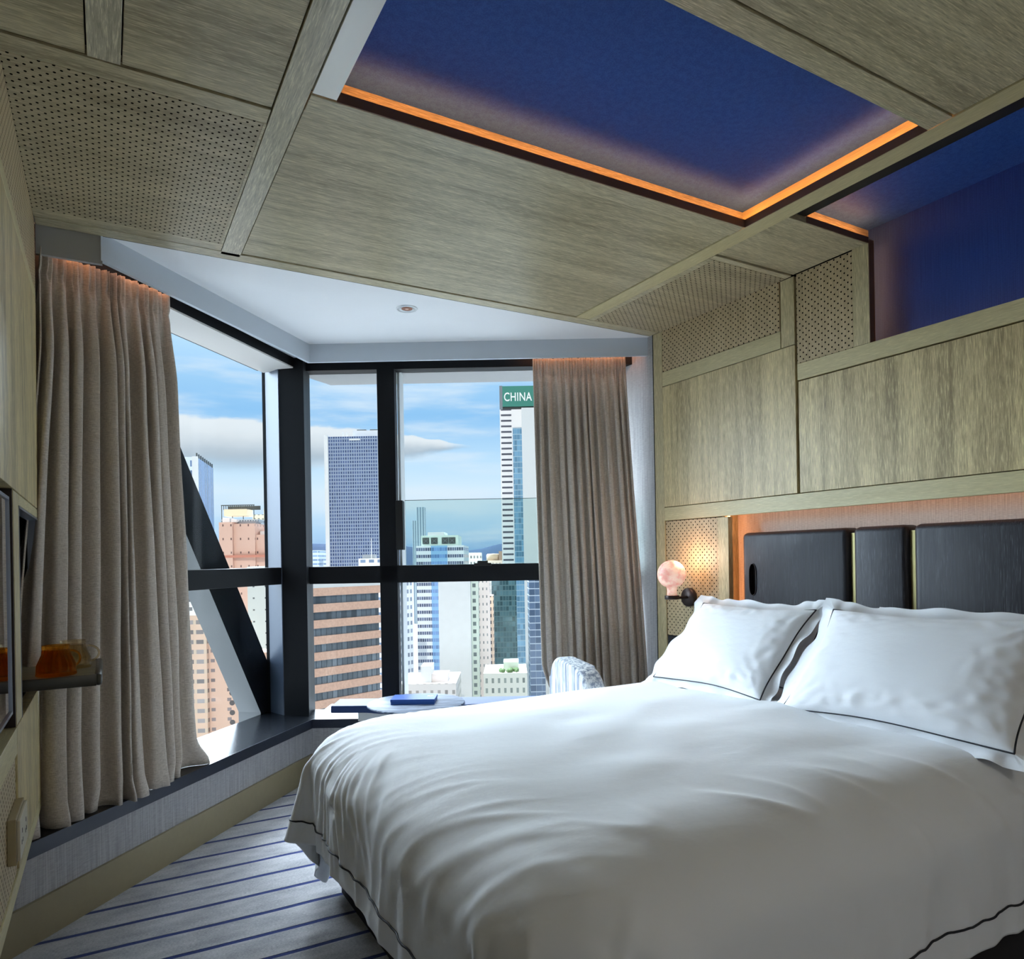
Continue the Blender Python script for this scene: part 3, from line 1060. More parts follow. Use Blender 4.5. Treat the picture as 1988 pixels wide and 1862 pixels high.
def simulate_cloth(ob, frames, colliders, mass=0.35, bend=0.6, tension=18, selfc=False, shrink=0.0):
    for c in colliders:
        md = c.modifiers.new('collision', 'COLLISION')
        c.collision.thickness_outer = 0.006
        c.collision.cloth_friction = 18
    md = ob.modifiers.new('cloth', 'CLOTH')
    s = md.settings
    s.quality = 6
    s.mass = mass
    s.tension_stiffness = tension
    s.compression_stiffness = tension
    s.shear_stiffness = tension * 0.5
    s.bending_stiffness = bend
    s.tension_damping = s.compression_damping = 8
    s.shear_damping = 6
    s.bending_damping = 1.0
    s.air_damping = 2.0
    s.shrink_min = shrink
    cs = md.collision_settings
    cs.collision_quality = 3
    cs.distance_min = 0.006
    cs.use_self_collision = selfc
    cs.self_distance_min = 0.006
    md.point_cache.frame_start = 1
    md.point_cache.frame_end = frames
    SC.frame_start, SC.frame_end = 1, frames
    for f in range(1, frames + 1):
        SC.frame_set(f)
    dg = bpy.context.evaluated_depsgraph_get()
    me = bpy.data.meshes.new_from_object(ob.evaluated_get(dg))
    ob.modifiers.clear()
    old = ob.data
    ob.data = me
    bpy.data.meshes.remove(old)
    for c in colliders:
        for md in list(c.modifiers):
            if md.type == 'COLLISION':
                c.modifiers.remove(md)
    SC.frame_set(1)


# duvet: a sheet dropped over the mattress
DX0, DX1, DY0, DY1 = 0.30, 2.40, 0.615, 2.93
step = 0.0235
nx, ny = int((DX1 - DX0) / step), int((DY1 - DY0) / step)
bm = bmesh.new()
g = []
for i in range(nx + 1):
    row = []
    for j in range(ny + 1):
        x, y = DX0 + (DX1 - DX0) * i / nx, DY0 + (DY1 - DY0) * j / ny
        z = 0.70 + 0.012 * noise.noise(Vector((x * 4, y * 4, 1)))
        row.append(bm.verts.new((x, y, z)))
    g.append(row)
for i in range(nx):
    for j in range(ny):
        bm.faces.new((g[i][j], g[i + 1][j], g[i + 1][j + 1], g[i][j + 1]))
duvet = build('duvet', bm, M['cotton'], smooth=True)
tag(duvet, 'white cotton duvet with navy piping spread over the bed', 'duvet')
simulate_cloth(duvet, 64, [matt, bpy.data.objects['bed_base']], bend=0.35)
# refine the sheet and press creases into it, keyed to each point's place on the flat sheet
at = duvet.data.attributes.new('flat', 'FLOAT_VECTOR', 'POINT')
for k in range((nx + 1) * (ny + 1)):
    i, j = divmod(k, ny + 1)
    at.data[k].vector = (DX0 + (DX1 - DX0) * i / nx, DY0 + (DY1 - DY0) * j / ny, 0)
sb = duvet.modifiers.new('refine', 'SUBSURF')
sb.levels = sb.render_levels = 1
dg = bpy.context.evaluated_depsgraph_get()
me = bpy.data.meshes.new_from_object(duvet.evaluated_get(dg))
duvet.modifiers.clear()
duvet.data = me


def ridge1(x):
    return max(0.0, 1 - abs(x) * 2.6) ** 2


def crease(q):
    x, y = q.x, q.y
    df, dfa, dn = x - DX0, DY1 - y, y - DY0
    m = min(df, dfa, dn)
    top = sstep(m, 0.38, 0.75)
    d = 0.013 * top * (noise.noise(Vector((x * 1.9 + y * 0.5, y * 3.3, 5))) + 0.45 * noise.noise(Vector((x * 3.6 - y * 1.2, y * 5.0, 9))))
    # radiating pulls round the far foot corner
    cx, cy = x - 0.92, y - 2.22
    r_, th = math.hypot(cx, cy), math.atan2(cy, cx)
    wr = sstep(r_, 0.18, 0.36) * (1 - sstep(r_, 0.50, 0.72)) * sstep(-cx + cy * 0.6, -0.1, 0.15)
    d += 0.010 * wr * ridge1(noise.noise(Vector((th * 6.8, r_ * 1.6, 2))))
    d -= 0.005 * wr * ridge1(noise.noise(Vector((th * 7.8 + 0.8, r_ * 1.3, 2))))
    # short diagonal pulls over the foot edge
    sh = y + 0.55 * (x - 0.6)
    we = sstep(df, 0.14, 0.30) * (1 - sstep(df, 0.42, 0.66))
    d += 0.006 * we * ridge1(noise.noise(Vector((sh * 9.0, x * 2.2, 14)))) * (0.35 + 0.65 * sstep(noise.noise(Vector((y * 1.8, 0, 7))), -0.15, 0.35))
    sh2 = x + 0.4 * (y - 0.9)
    wn = sstep(dn, 0.14, 0.30) * (1 - sstep(dn, 0.45, 0.7))
    d += 0.012 * wn * ridge1(noise.noise(Vector((sh2 * 6.0, y * 1.6, 24))))
    # hanging folds below the edge
    wf = 1 - sstep(df, 0.10, 0.42)
    d += 0.015 * wf * noise.noise(Vector((y * 3.4, df * 1.2, 31))) + 0.010 * wf * ridge1(noise.noise(Vector((y * 4.6 + x * 0.6, df * 0.8, 37))))
    wn2 = 1 - sstep(dn, 0.08, 0.38)
    d += 0.020 * wn2 * noise.noise(Vector((x * 4.5, dn, 41))) + 0.010 * wn2 * ridge1(noise.noise(Vector((x * 4.5, dn, 47))))
    return d


vn = [v.normal.copy() for v in me.vertices]
fl = [Vector(a.vector) for a in me.attributes['flat'].data]
ctr = Vector((1.7, 1.75, 0.35))
dv, fx_ = [], 0
for k, v in enumerate(me.vertices):
    nn = vn[k]
    if nn.z < -0.15 or (abs(nn.z) < 0.6 and nn.dot(v.co - ctr) < 0):
        nn = -nn
    vn[k] = nn
    v.co = v.co + nn * crease(fl[k])
    dv.append(v.co.copy())
me.update()
# piping 7 cm in from the edge, on three sides
from mathutils import kdtree
kd = kdtree.KDTree(len(fl))
for k, q in enumerate(fl):
    kd.insert(q, k)
kd.balance()
pi_ = 0.072
path = [(DX1 - 0.02 - 0.01 * k, DY0 + pi_) for k in range(int((DX1 - DX0 - pi_) / 0.01) - 1)] + [(DX0 + pi_, DY0 + pi_ + 0.01 * k) for k in range(int((DY1 - DY0 - 2 * pi_) / 0.01))] + [(DX0 + pi_ + 0.01 * k, DY1 - pi_) for k in range(int((DX1 - DX0 - pi_) / 0.01) - 1)]
pts = []
for (x, y) in path:
    near = kd.find_n(Vector((x, y, 0)), 4)
    wsum, p, nq = 0, Vector(), Vector()
    for co_, idx, dist in near:
        w_ = 1 / (dist + 0.0008)
        p += dv[idx] * w_
        nq += vn[idx] * w_
        wsum += w_
    pts.append(p / wsum + nq.normalized() * 0.0042)
pts = [(pts[max(0, k - 1)] + pts[k] * 2 + pts[min(len(pts) - 1, k + 1)]) / 4 for k in range(len(pts))]
tube('piping', pts, 0.0027, M['piping'], duvet, seg=6)
ss = duvet.modifiers.new('smooth', 'SUBSURF')
ss.levels = ss.render_levels = 1
sol = duvet.modifiers.new('thickness', 'SOLIDIFY')
sol.thickness = 0.004
sol.offset = 0


# ------------------------------------------------------------------ pillows
def pillow(name, W, H, T, mat4, seed, label, group, flange=0.045, droop=0.0):
    """W along local x, H along local y, T thick; local z faces out"""
    rnd = random.Random(seed)
    root = empty(name)
    root.matrix_world = mat4
    tag(root, label, 'pillow', group)
    N_, K_ = 64, 48

    def outline(u, v):
        # seam outline: edges drawn in between pointed corners
        sx = 1 - 0.055 * (1 - v * v) ** 1.0 + 0.01 * math.sin(v * 5 + seed)
        sy = 1 - 0.085 * (1 - u * u) ** 1.0 + 0.012 * math.sin(u * 4 + seed * 2)
        return Vector((u * W / 2 * sx, v * H / 2 * sy, 0))

    def surf(u, v, sgn):
        p = outline(u, v)
        e = max(0.0, (1 - abs(u) ** 2.6)) ** 0.50 * max(0.0, (1 - abs(v) ** 2.4)) ** 0.50
        nz = noise.noise(Vector((u * 1.6 + seed, v * 1.6, sgn))) * 0.10
        # creases radiating from the seams and corners
        ed = 1 - min(1 - abs(u), 1 - abs(v))
        cr = noise.noise(Vector((u * 9 + seed, v * 9, 4))) * sstep(ed, 0.40, 0.92) * 0.16
        ang = math.atan2(v - 0.95 * math.copysign(1, v), u - 0.95 * math.copysign(1, u))
        rc = math.hypot(abs(u) - 0.95, abs(v) - 0.95)
        cr += 0.055 * math.sin(ang * 15 + seed) * math.exp(-(rc / 0.38) ** 2) * sstep(rc, 0.0, 0.15)
        z = sgn * T / 2 * e * (1 + nz + cr)
        bend = droop * (1 - v) * 0.5
        p.z = z + bend * abs(u) ** 2
        return p
    bm = bmesh.new()
    tops = [[None] * (K_ + 1) for _ in range(N_ + 1)]
    for sgn in (1, -1):
        gg = [[None] * (K_ + 1) for _ in range(N_ + 1)]
        for i in range(N_ + 1):
            for j in range(K_ + 1):
                u = math.sin((i / N_ * 2 - 1) * math.pi / 2 * 0.92) / math.sin(math.pi / 2 * 0.92)
                v = math.sin((j / K_ * 2 - 1) * math.pi / 2 * 0.92) / math.sin(math.pi / 2 * 0.92)
                edge_ = i in (0, N_) or j in (0, K_)
                if edge_ and sgn == -1:
                    gg[i][j] = tops[i][j]
                else:
                    gg[i][j] = bm.verts.new(surf(u, v, sgn))
                if sgn == 1:
                    tops[i][j] = gg[i][j]
        for i in range(N_):
            for j in range(K_):
                bm.faces.new((gg[i][j], gg[i + 1][j], gg[i + 1][j + 1], gg[i][j + 1]))
    # flange
    loop = [(i, 0) for i in range(N_)] + [(N_, j) for j in range(K_)] + [(i, K_) for i in range(N_, 0, -1)] + [(0, j) for j in range(K_, 0, -1)]
    seam = [tops[i][j].co.copy() for i, j in loop]
    ctr = Vector((0, 0, 0))
    outer = []
    n = len(seam)
    for k, p in enumerate(seam):
        u, v = p.x / (W / 2), p.y / (H / 2)
        ex = flange * (1 if abs(u) > 0.93 else 0) * (1 if u > 0 else -1)
        i, j = loop[k]
        ox = flange * (1 if i == N_ else -1 if i == 0 else 0)
        oy = flange * (1 if j == K_ else -1 if j == 0 else 0)
        if i in (0, N_) or j in (0, K_):
            # ease the corners
            cu = max(0, abs(i / N_ * 2 - 1) - 0.9) / 0.1
            cv = max(0, abs(j / K_ * 2 - 1) - 0.9) / 0.1
            if oy and not ox:
                ox = flange * cu * math.copysign(1, i - N_ / 2)
            if ox and not oy:
                oy = flange * cv * math.copysign(1, j - K_ / 2)
        wz = 0.010 * math.sin(k * 0.21 + seed) + 0.006 * math.sin(k * 0.57 + seed * 3)
        outer.append(bm.verts.new(p + Vector((ox, oy, wz))))
    for k in range(n):
        a, b = loop[k], loop[(k + 1) % n]
        bm.faces.new((tops[a[0]][a[1]], tops[b[0]][b[1]], outer[(k + 1) % n], outer[k]))
    build('pillowcase', bm, M['cotton'], root, smooth=True)
    tube('piping', [p + Vector((0, 0, 0.0022)) for p in seam], 0.0027, M['piping'], root, seg=6, closed=True)
    return root


def lean(cx, cy, cz, tilt, yaw=0.0, roll=0.0):
    """pillow leaning back on the headboard: local x runs along -y (towards the viewer's right), local y up the slope, local z faces the foot"""
    X = Vector((0, -1, 0))
    Y = Vector((math.cos(tilt), 0, math.sin(tilt)))
    Z = X.cross(Y)
    m = Matrix(((X.x, Y.x, Z.x, cx), (X.y, Y.y, Z.y, cy), (X.z, Y.z, Z.z, cz), (0, 0, 0, 1)))
    return Matrix.Translation((cx, cy, cz)) @ Matrix.Rotation(yaw, 4, 'Z') @ Matrix.Translation((-cx, -cy, -cz)) @ m @ Matrix.Rotation(roll, 4, 'Z')


pillow('pillow', 0.64, 0.33, 0.11, lean(2.475, 2.21, 0.795, R(64)), 5, 'white pillow lying behind the front pillow under the wall lamp', 'back pillows against the headboard')
pillow('pillow', 0.70, 0.34, 0.11, lean(2.48, 1.27, 0.80, R(64), R(0)), 8, 'white pillow mostly hidden behind the large front pillow on the right', 'back pillows against the headboard')
pillow('pillow', 0.62, 0.44, 0.15, lean(2.265, 2.14, 0.82, R(46), R(-2)), 2, 'white pillow with navy piping leaning below the gap nearest the wall lamp', 'front pillows on the bed')
pillow('pillow', 0.74, 0.46, 0.16, lean(2.25, 1.36, 0.82, R(46), R(2)), 9, 'white pillow with navy piping nearest the viewer on the right of the bed', 'front pillows on the bed')

# ------------------------------------------------------------------ headboard
hb = empty('headboard', (2.66, 1.6, 0.3))
tag(hb, 'ebonised oak headboard in rounded panels with brass strips between', 'headboard')


def hpanel(y0, y1, z0=0.3, z1=1.308):
    bm = bmesh.new()
    # profile in x,z with a rounded top, extruded along y, rounded ends
    abox(bm, 2.655, 2.735, y0, y1, z0, z1)
    es = [e for e in bm.edges if (e.verts[0].co.x < 2.66 and e.verts[1].co.x < 2.66 and min(e.verts[0].co.z, e.verts[1].co.z) != max(e.verts[0].co.z, e.verts[1].co.z)) or (min(e.verts[0].co.z, e.verts[1].co.z) > z1 - .01 and abs(e.verts[0].co.y - e.verts[1].co.y) < 1e-4) or (min(e.verts[0].co.z, e.verts[1].co.z) > z1 - .01 and e.verts[0].co.x < 2.66 and e.verts[1].co.x < 2.66)]
    bmesh.ops.bevel(bm, geom=es, offset=0.024, segments=6, profile=0.5, affect='EDGES')
    bmesh.ops.translate(bm, verts=bm.verts, vec=(-2.66, -1.6, -0.3))
    return build('headboard_panel', bm, M['ebony'], hb, autos=35)


hp = hpanel(1.858, 2.420)
hpanel(1.607, 1.835)
hpanel(0.92, 1.584)
hpanel(0.30, 0.897)
for yy in (1.8465, 1.5955, 0.9085):
    box('brass_strip', 0.020, 0.035, yy - 1.6 - 0.014, yy - 1.6 + 0.014, 0.0, 0.985, M['brass'], hb)
# recessed oval pull
bm = bmesh.new()
prof = []
for k in range(32):
    a = 2 * math.pi * k / 32
    prof.append((2.353 - 1.6 + 0.021 * math.cos(a), (1.085 - 0.3) + 0.075 * math.copysign(abs(math.sin(a)) ** 0.55, math.sin(a))))
a = [bm.verts.new((-0.03, p[0], p[1])) for p in prof]
b = [bm.verts.new((0.018, p[0], p[1])) for p in prof]
for k in range(32):
    bm.faces.new((a[k], a[(k + 1) % 32], b[(k + 1) % 32], b[k]))
bm.faces.new(b)
bm.faces.new(a[::-1])
cut = build('cutter', bm, M['black'], hb)
bo = hp.modifiers.new('pull', 'BOOLEAN')
bo.operation = 'DIFFERENCE'
bo.object = cut
bo.solver = 'EXACT'
bpy.context.view_layer.update()
dg = bpy.context.evaluated_depsgraph_get()
hm = bpy.data.meshes.new_from_object(hp.evaluated_get(dg))
hp.modifiers.clear()
hp.data = hm
bpy.data.objects.remove(cut)
bm = bmesh.new()
a = [bm.verts.new((-0.003, p[0], p[1])) for p in prof]
b = [bm.verts.new((0.0165, p[0], p[1])) for p in prof]
for k in range(32):
    bm.faces.new((a[k], a[(k + 1) % 32], b[(k + 1) % 32], b[k]))
bm.faces.new(b)
build('recessed_pull', bm, M['black'], hb)
tube('pull_rim', [(-0.0065, p[0], p[1]) for p in prof], 0.0022, M['ebony'], hb, closed=True)

# ------------------------------------------------------------------ wall lamp
lamp = empty('wall_lamp', (2.634, 2.746, 0.988))
tag(lamp, 'lit pink alabaster globe lamp on a bronze wall bracket', 'wall lamp')
lathe('back_plate', [(0, 0), (0.047, 0), (0.049, 0.004), (0.049, 0.02), (0.045, 0.025), (0, 0.025)], M['dark_metal'], lamp, rot=(0, R(-90), 0))
tube('arm', [(-0.02, 0, 0), (-0.155, 0, 0)], 0.007, M['dark_metal'], lamp)
lathe('holder', [(0, -0.010), (0.036, -0.010), (0.037, -0.008), (0.037, 0.008), (0.035, 0.010), (0, 0.010)], M['dark_metal'], lamp, loc=(-0.128, 0, 0.004))
gm, t = newmat('pink_alabaster')
co = t.coord()
n1 = t.noise(t.scale(co, (22, 22, 30)), 1.0, 4.0, 0.6)
cc = t.mix(t.step(n1, 0.38, 0.68), srgb(245, 205, 190), srgb(205, 140, 130))
em = t.node('ShaderNodeBsdfPrincipled')
t.put(em.inputs['Base Color'], cc)
em.inputs['Roughness'].default_value = 0.35
t.put(em.inputs['Emission Color'], t.mix(t.step(n1, 0.35, 0.7), (1.0, 0.62, 0.45), (0.72, 0.36, 0.27)))
em.inputs['Emission Strength'].default_value = 0.5
t.out(em.outputs[0])
bm = bmesh.new()
pr = [(0.0, 0.012), (0.026, 0.012), (0.024, 0.04), (0.028, 0.058)]
for k in range(1, 17):
    a = -math.pi / 2 + 0.42 + (math.pi - 0.42) * k / 16
    pr.append((max(0, 0.072 * math.cos(a)), 0.122 + 0.072 * math.sin(a)))
pr[-1] = (0, 0.194)
alathe(bm, pr, 40)
build('globe', bm, gm, lamp, loc=(-0.128, 0, 0), smooth=True)
pl = bpy.data.lights.new('lamp_glow', 'POINT')
pl.energy = 2.5
pl.color = (1.0, 0.62, 0.42)
pl.shadow_soft_size = 0.07
po = bpy.data.objects.new('lamp_glow', pl)
po.location = (2.634 - 0.105, 2.70, 0.988 + 0.19)
COL.objects.link(po)

# ------------------------------------------------------------------ shelf tray and glass cups
tray = empty('tray_shelf', (-0.2, 2.7, 0.845))
tag(tray, 'pull-out oak tray shelf with a rounded bronze rim holding two cups', 'shelf')
M['shelf_top'] = wood('tray_oak', 0, srgb(92, 84, 62), srgb(150, 142, 112), 12.0, 0.8)
tx0, tx1, ty0, ty1 = -0.22, 0.178, -0.245, 0.175
box('tray_top', tx0, tx1 - 0.012, ty0 + 0.006, ty1 - 0.006, 0.006, 0.030, M['shelf_top'], tray)
bm = bmesh.new()
abox(bm, tx1 - 0.014, tx1 + 0.006, ty0, ty1, 0.0, 0.036, 0.009, 4)
abox(bm, tx0, tx1 - 0.008, ty0 - 0.002, ty0 + 0.006, 0.0, 0.034, 0.003, 2)
abox(bm, tx0, tx1 - 0.008, ty1 - 0.006, ty1 + 0.002, 0.0, 0.034, 0.003, 2)
build('tray_rim', bm, plain('tray_bronze', srgb(70, 68, 62), 0.3, 0.6), tray, autos=40)


def cup(mat, loc, r0, r1, h, ribs, label, group, handles, rz):
    root = empty('glass_cup', loc, rz)
    tag(root, label, 'cup', group)
    th = 0.0032
    prof = [(r0, 0.0), (r0 - 0.0015, 0.012), (r0 * 0.86 + r1 * 0.14, h * 0.35), (r1 * 1.06, h * 0.72), (r1 * 1.03, h * 0.86), (r1 * 1.08, h * 0.93), (r1 * 1.05, h), (0, h)]
    inner = [(0, h - 0.012), (r1 * 0.85, h - 0.012), (r1 * 1.06 - th, h * 0.72), (r0 * 0.86 + r1 * 0.14 - th, h * 0.35), (r0 - 0.0015 - th, 0.012), (r0 - th, 0.0), (r0, 0.0)]
    bm = bmesh.new()
    fine = []
    for (a, b) in zip(prof, prof[1:]):
        for q in range(4):
            fine.append((a[0] + (b[0] - a[0]) * q / 4, a[1] + (b[1] - a[1]) * q / 4))
    fine.append(prof[-1])
    alathe(bm, fine, 96, ribs=ribs, amp=0.05, ribz=(0.001, h * 0.84))
    alathe(bm, inner[:-1] + [(r0 - th * 0.2, 0.0)], 96)
    build('cup_body', bm, mat, root, smooth=True)
    for s in handles:
        pts = []
        for k in range(13):
            a = math.pi * (k / 12)
            pts.append((r0 * 0.82 + 0.032 * math.sin(a), s, h * 0.48 - 0.026 * math.cos(a)))
        tube('handle', pts, 0.0034, mat, root, seg=8)
    return root


cup(M['amber'], (-0.136, 2.545, 0.8755), 0.052, 0.034, 0.090, 16, 'amber ribbed glass cup upside down at the front of the tray', 'glass cups on the tray', [0.0], R(35))
cup(M['honey'], (-0.098, 2.70, 0.8755), 0.050, 0.034, 0.088, 16, 'pale honey glass cup with a loop handle behind the amber cup', 'glass cups on the tray', [0.0], R(5))

# ------------------------------------------------------------------ low table by the window
tb = empty('low_table', PE(0.6, 0.0, 0.33), ROT_E)
tag(tb, 'low navy table slab standing on the stone ledge in front of the window', 'low table')
navy, t = newmat('navy_lacquer')
t.out(t.bsdf(srgb(44, 62, 104), 0.55, 0, 0.22))
bm = bmesh.new()
out = [(-0.465, 0.085)]
out += [(-0.465, -0.115), (-0.285, -0.115)]
for k in range(1, 8):
    a = k / 8
    out.append((-0.285 + 0.17 * a, -0.115 - 0.05 * math.sin(a * math.pi / 2) ** 1.3))
out += [(-0.10, -0.165), (0.16, -0.165), (0.30, -0.115), (0.66, -0.115), (0.66, 0.085)]
aprism(bm, out, 0.058, 0.096)
bmesh.ops.bevel(bm, geom=bm.edges[:], offset=0.003, segments=2, affect='EDGES')
build('table_slab', bm, navy, tb, autos=40)
box('plinth', -0.33, 0.62, -0.06, 0.07, 0.0, 0.057, plain('white_plinth', srgb(215, 215, 212), 0.5), tb)
mb, t = newmat('grey_marble')
n1 = t.noise(t.scale(t.coord(), (5, 60, 10)), 1.0, 6.0, 0.7)
t.out(t.bsdf(t.mix(t.step(n1, 0.35, 0.7), srgb(60, 68, 84), srgb(132, 142, 158)), 0.55, 0, 0.15))
lathe('round_top', [(0, 0), (0.258, 0), (0.262, 0.003), (0.262, 0.008), (0.259, 0.011), (0, 0.011)], mb, tb, seg=72, loc=(-0.005, -0.10, 0.096))
bk = empty('box', PE(0.585, -0.095, 0.4372), ROT_E)
tag(bk, 'small blue box lying on the round marble top', 'box')
bb, t = newmat('blue_box_paper')
t.out(t.bsdf(srgb(46, 82, 150), 0.5, 0, 0.2))
box('box_lid', -0.118, 0.118, -0.072, 0.072, 0.014, 0.028, bb, bk, bev=0.001)
box('box_base', -0.116, 0.116, -0.070, 0.070, 0.0, 0.014, bb, bk)
bm = bmesh.new()
for (x, y, a) in ((0.075, 0.02, 0.6), (0.085, 0.014, 0.2), (0.094, 0.024, 0.9)):
    abox(bm, x - 0.006, x + 0.006, y - 0.003, y + 0.005, 0.0281, 0.0284)
build('box_emblem', bm, plain('silver_print', srgb(210, 220, 235), 0.4), bk)

# ------------------------------------------------------------------ chair behind the bed
ch = empty('upholstered_chair', (2.0, 2.88, 0), R(-12))
tag(ch, 'chair in grey and white striped fabric between the bed and the curtain', 'chair')
fm, t = newmat('striped_chair_fabric')
co = t.coord()
s1 = t.noise(t.scale(co, (60, 60, 2.5)), 1.0, 3.0, 0.6)
s2 = t.noise(t.scale(co, (300, 300, 14)), 1.0, 2.0, 0.6)
f = t.m('ADD', t.m('MULTIPLY', s1, 0.65), t.m('MULTIPLY', s2, 0.35))
t.out(t.bsdf(t.mix(t.step(f, 0.42, 0.58), srgb(122, 130, 146), srgb(212, 214, 214)), 0.8, 0, 0.2, t.bump(f, 0.3, 0.001)))
bm = bmesh.new()
prof = []
for k in range(9):
    a = math.pi * k / 8
    prof.append((0.22 * math.cos(a) * 0.2, 0))
# shaped back: outline in local y,z
ol = [(-0.235, 0.36), (0.235, 0.36), (0.235, 0.56)]
for k in range(9):
    a = math.pi / 2 * k / 8
    ol.append((0.125 + 0.11 * math.cos(a), 0.585 + 0.115 * math.sin(a)))
for k in range(9):
    a = math.pi / 2 * k / 8
    ol.append((-0.095 - 0.14 * math.sin(a), 0.545 + 0.135 * math.cos(a)))
ol.append((-0.235, 0.52))
a = [bm.verts.new((-0.055, p[0], p[1])) for p in ol]
b = [bm.verts.new((0.055, p[0], p[1])) for p in ol]
fa = bm.faces.new(a)
fb = bm.faces.new(b[::-1])
for k in range(len(ol)):
    bm.faces.new((a[k], b[k], b[(k + 1) % len(ol)], a[(k + 1) % len(ol)]))
bmesh.ops.bevel(bm, geom=list(fa.edges) + list(fb.edges), offset=0.026, segments=4, profile=0.5, affect='EDGES')
build('backrest', bm, fm, ch, autos=50)
bm = rbox(-0.50, -0.02, -0.25, 0.25, 0.33, 0.45, 0.03, 3)
build('seat', bm, fm, ch, autos=40)
for sx in (-0.46, -0.0):
    for sy in (-0.20, 0.20):
        tube('leg', [(sx, sy, 0.0), (sx, sy, 0.36)], [0.012, 0.018], M['ebony'], ch)
tube('seam_piping', [(0.0, -0.236 + 0.0, z / 100) for z in range(40, 53, 2)] + [(0.0, -0.225, 0.58), (0.0, -0.19, 0.63)], 0.003, M['piping'], ch, seg=6)

# ------------------------------------------------------------------ downlight
dl = empty('downlight', (1.291, 3.25, 2.432))
tag(dl, 'small round recessed downlight in the white bay ceiling', 'downlight')
lathe('trim_ring', [(0.026, 0.004), (0.030, -0.001), (0.036, -0.004), (0.048, -0.004), (0.052, 0.0), (0.052, 0.002), (0.026, 0.004)], M['alu'], dl, seg=40)
lathe('reflector', [(0.027, -0.0015), (0.016, -0.0012), (0.0, -0.0012)], plain('copper_reflector', srgb(150, 92, 62), 0.3, 0.8), dl, seg=32)
lathe('lens', [(0.009, -0.0028), (0.0, -0.0032)], plain('lamp_lens', srgb(236, 200, 180), 0.2), dl, seg=24)

# warm fill light added behind the camera, without any fitting
al = bpy.data.lights.new('rear_fill_light', 'AREA')
al.shape = 'DISK'
al.size = 0.5
al.energy = 7
al.color = (1.0, 0.93, 0.82)
ao = bpy.data.objects.new('rear_fill_light', al)
ao.location = (1.2, -0.9, 2.38)
COL.objects.link(ao)

# ------------------------------------------------------------------ the city outside, thirty floors below and beyond
GZ = -78.0
ground = struct(prism('floor_city', [(-900, 60), (900, -300), (3000, 3000), (-1500, 3500)], GZ - 1, GZ, plain('city_ground', srgb(124, 125, 124), 0.9, grain=0.3, gs=0.05)))


def facade(name, wall, glass, fh, bw, wf=0.6, hf=0.55, uo=0.0, zo=0.0, rough=0.25, var=0.5, spandrel=None, wall2=None, refl=0.5):
    """windows in a regular grid: fh floor height, bw bay width, wf and hf the share of glass across and up"""
    m, t = newmat(name)
    co = t.sep(t.coord())
    nm = t.sep(t.coord('Normal'))
    side = t.m('GREATER_THAN', t.m('ABSOLUTE', nm[0]), t.m('ABSOLUTE', nm[1]))
    u = t.m('ADD', t.m('MULTIPLY', co[0], t.m('SUBTRACT', 1.0, side)), t.m('MULTIPLY', co[1], side))
    u = t.m('DIVIDE', t.m('ADD', u, uo), bw)
    v = t.m('DIVIDE', t.m('ADD', co[2], zo), fh)
    fu = t.m('ABSOLUTE', t.m('SUBTRACT', t.m('FRACT', u), 0.5))
    fv = t.m('ABSOLUTE', t.m('SUBTRACT', t.m('FRACT', v), 0.5))
    win = t.m('MULTIPLY', t.m('LESS_THAN', fu, wf / 2), t.m('LESS_THAN', fv, hf / 2))
    up_ = t.m('LESS_THAN', t.m('ABSOLUTE', nm[2]), 0.5)
    win = t.m('MULTIPLY', win, up_)
    wn = t.node('ShaderNodeTexWhiteNoise', noise_dimensions='3D')
    t.put(wn.inputs['Vector'], t.comb(t.m('FLOOR', u), t.m('FLOOR', v), side))
    g = t.mix(t.m('MULTIPLY', wn.outputs['Value'], var), glass, tuple(min(1, x * 2.6 + 0.06) for x in glass))
    wc = wall
    if wall2:
        wc = t.mix(t.m('LESS_THAN', fv, hf / 2), wall, wall2)
    c = t.mix(win, wc, g)
    t.out(t.bsdf(c, t.m('SUBTRACT', 0.8, t.m('MULTIPLY', win, 0.8 - rough)), 0, t.m('ADD', 0.2, t.m('MULTIPLY', win, refl))))
    return m


def tower(name, label, cat, A, B, depth, ztop, mat, group=None, zbot=GZ):
    """A and B are the near left and near right corners of the facade that faces the room"""
    A, B = Vector((A[0], A[1])), Vector((B[0], B[1]))
    L = (B - A).length
    rz = math.atan2(B.y - A.y, B.x - A.x)
    root = empty(name, (A.x, A.y, zbot), rz)
    tag(root, label, cat, group)
    root['h'] = ztop - zbot
    box('tower_block', 0, L, 0, depth, 0, ztop - zbot, mat, root)
    return root, L, ztop - zbot


def roofbox(root, name, x0, x1, y0, y1, h0, h1, mat):
    return box(name, x0, x1, y0, y1, h0, h1, mat, root)


W_ = srgb(226, 224, 220)
m_white = plain('white_render_wall', srgb(208, 208, 206), 0.8)
m_grey = plain('grey_plant', srgb(120, 124, 128), 0.7)
m_lou = plain('dark_louvre', srgb(58, 62, 60), 0.7)

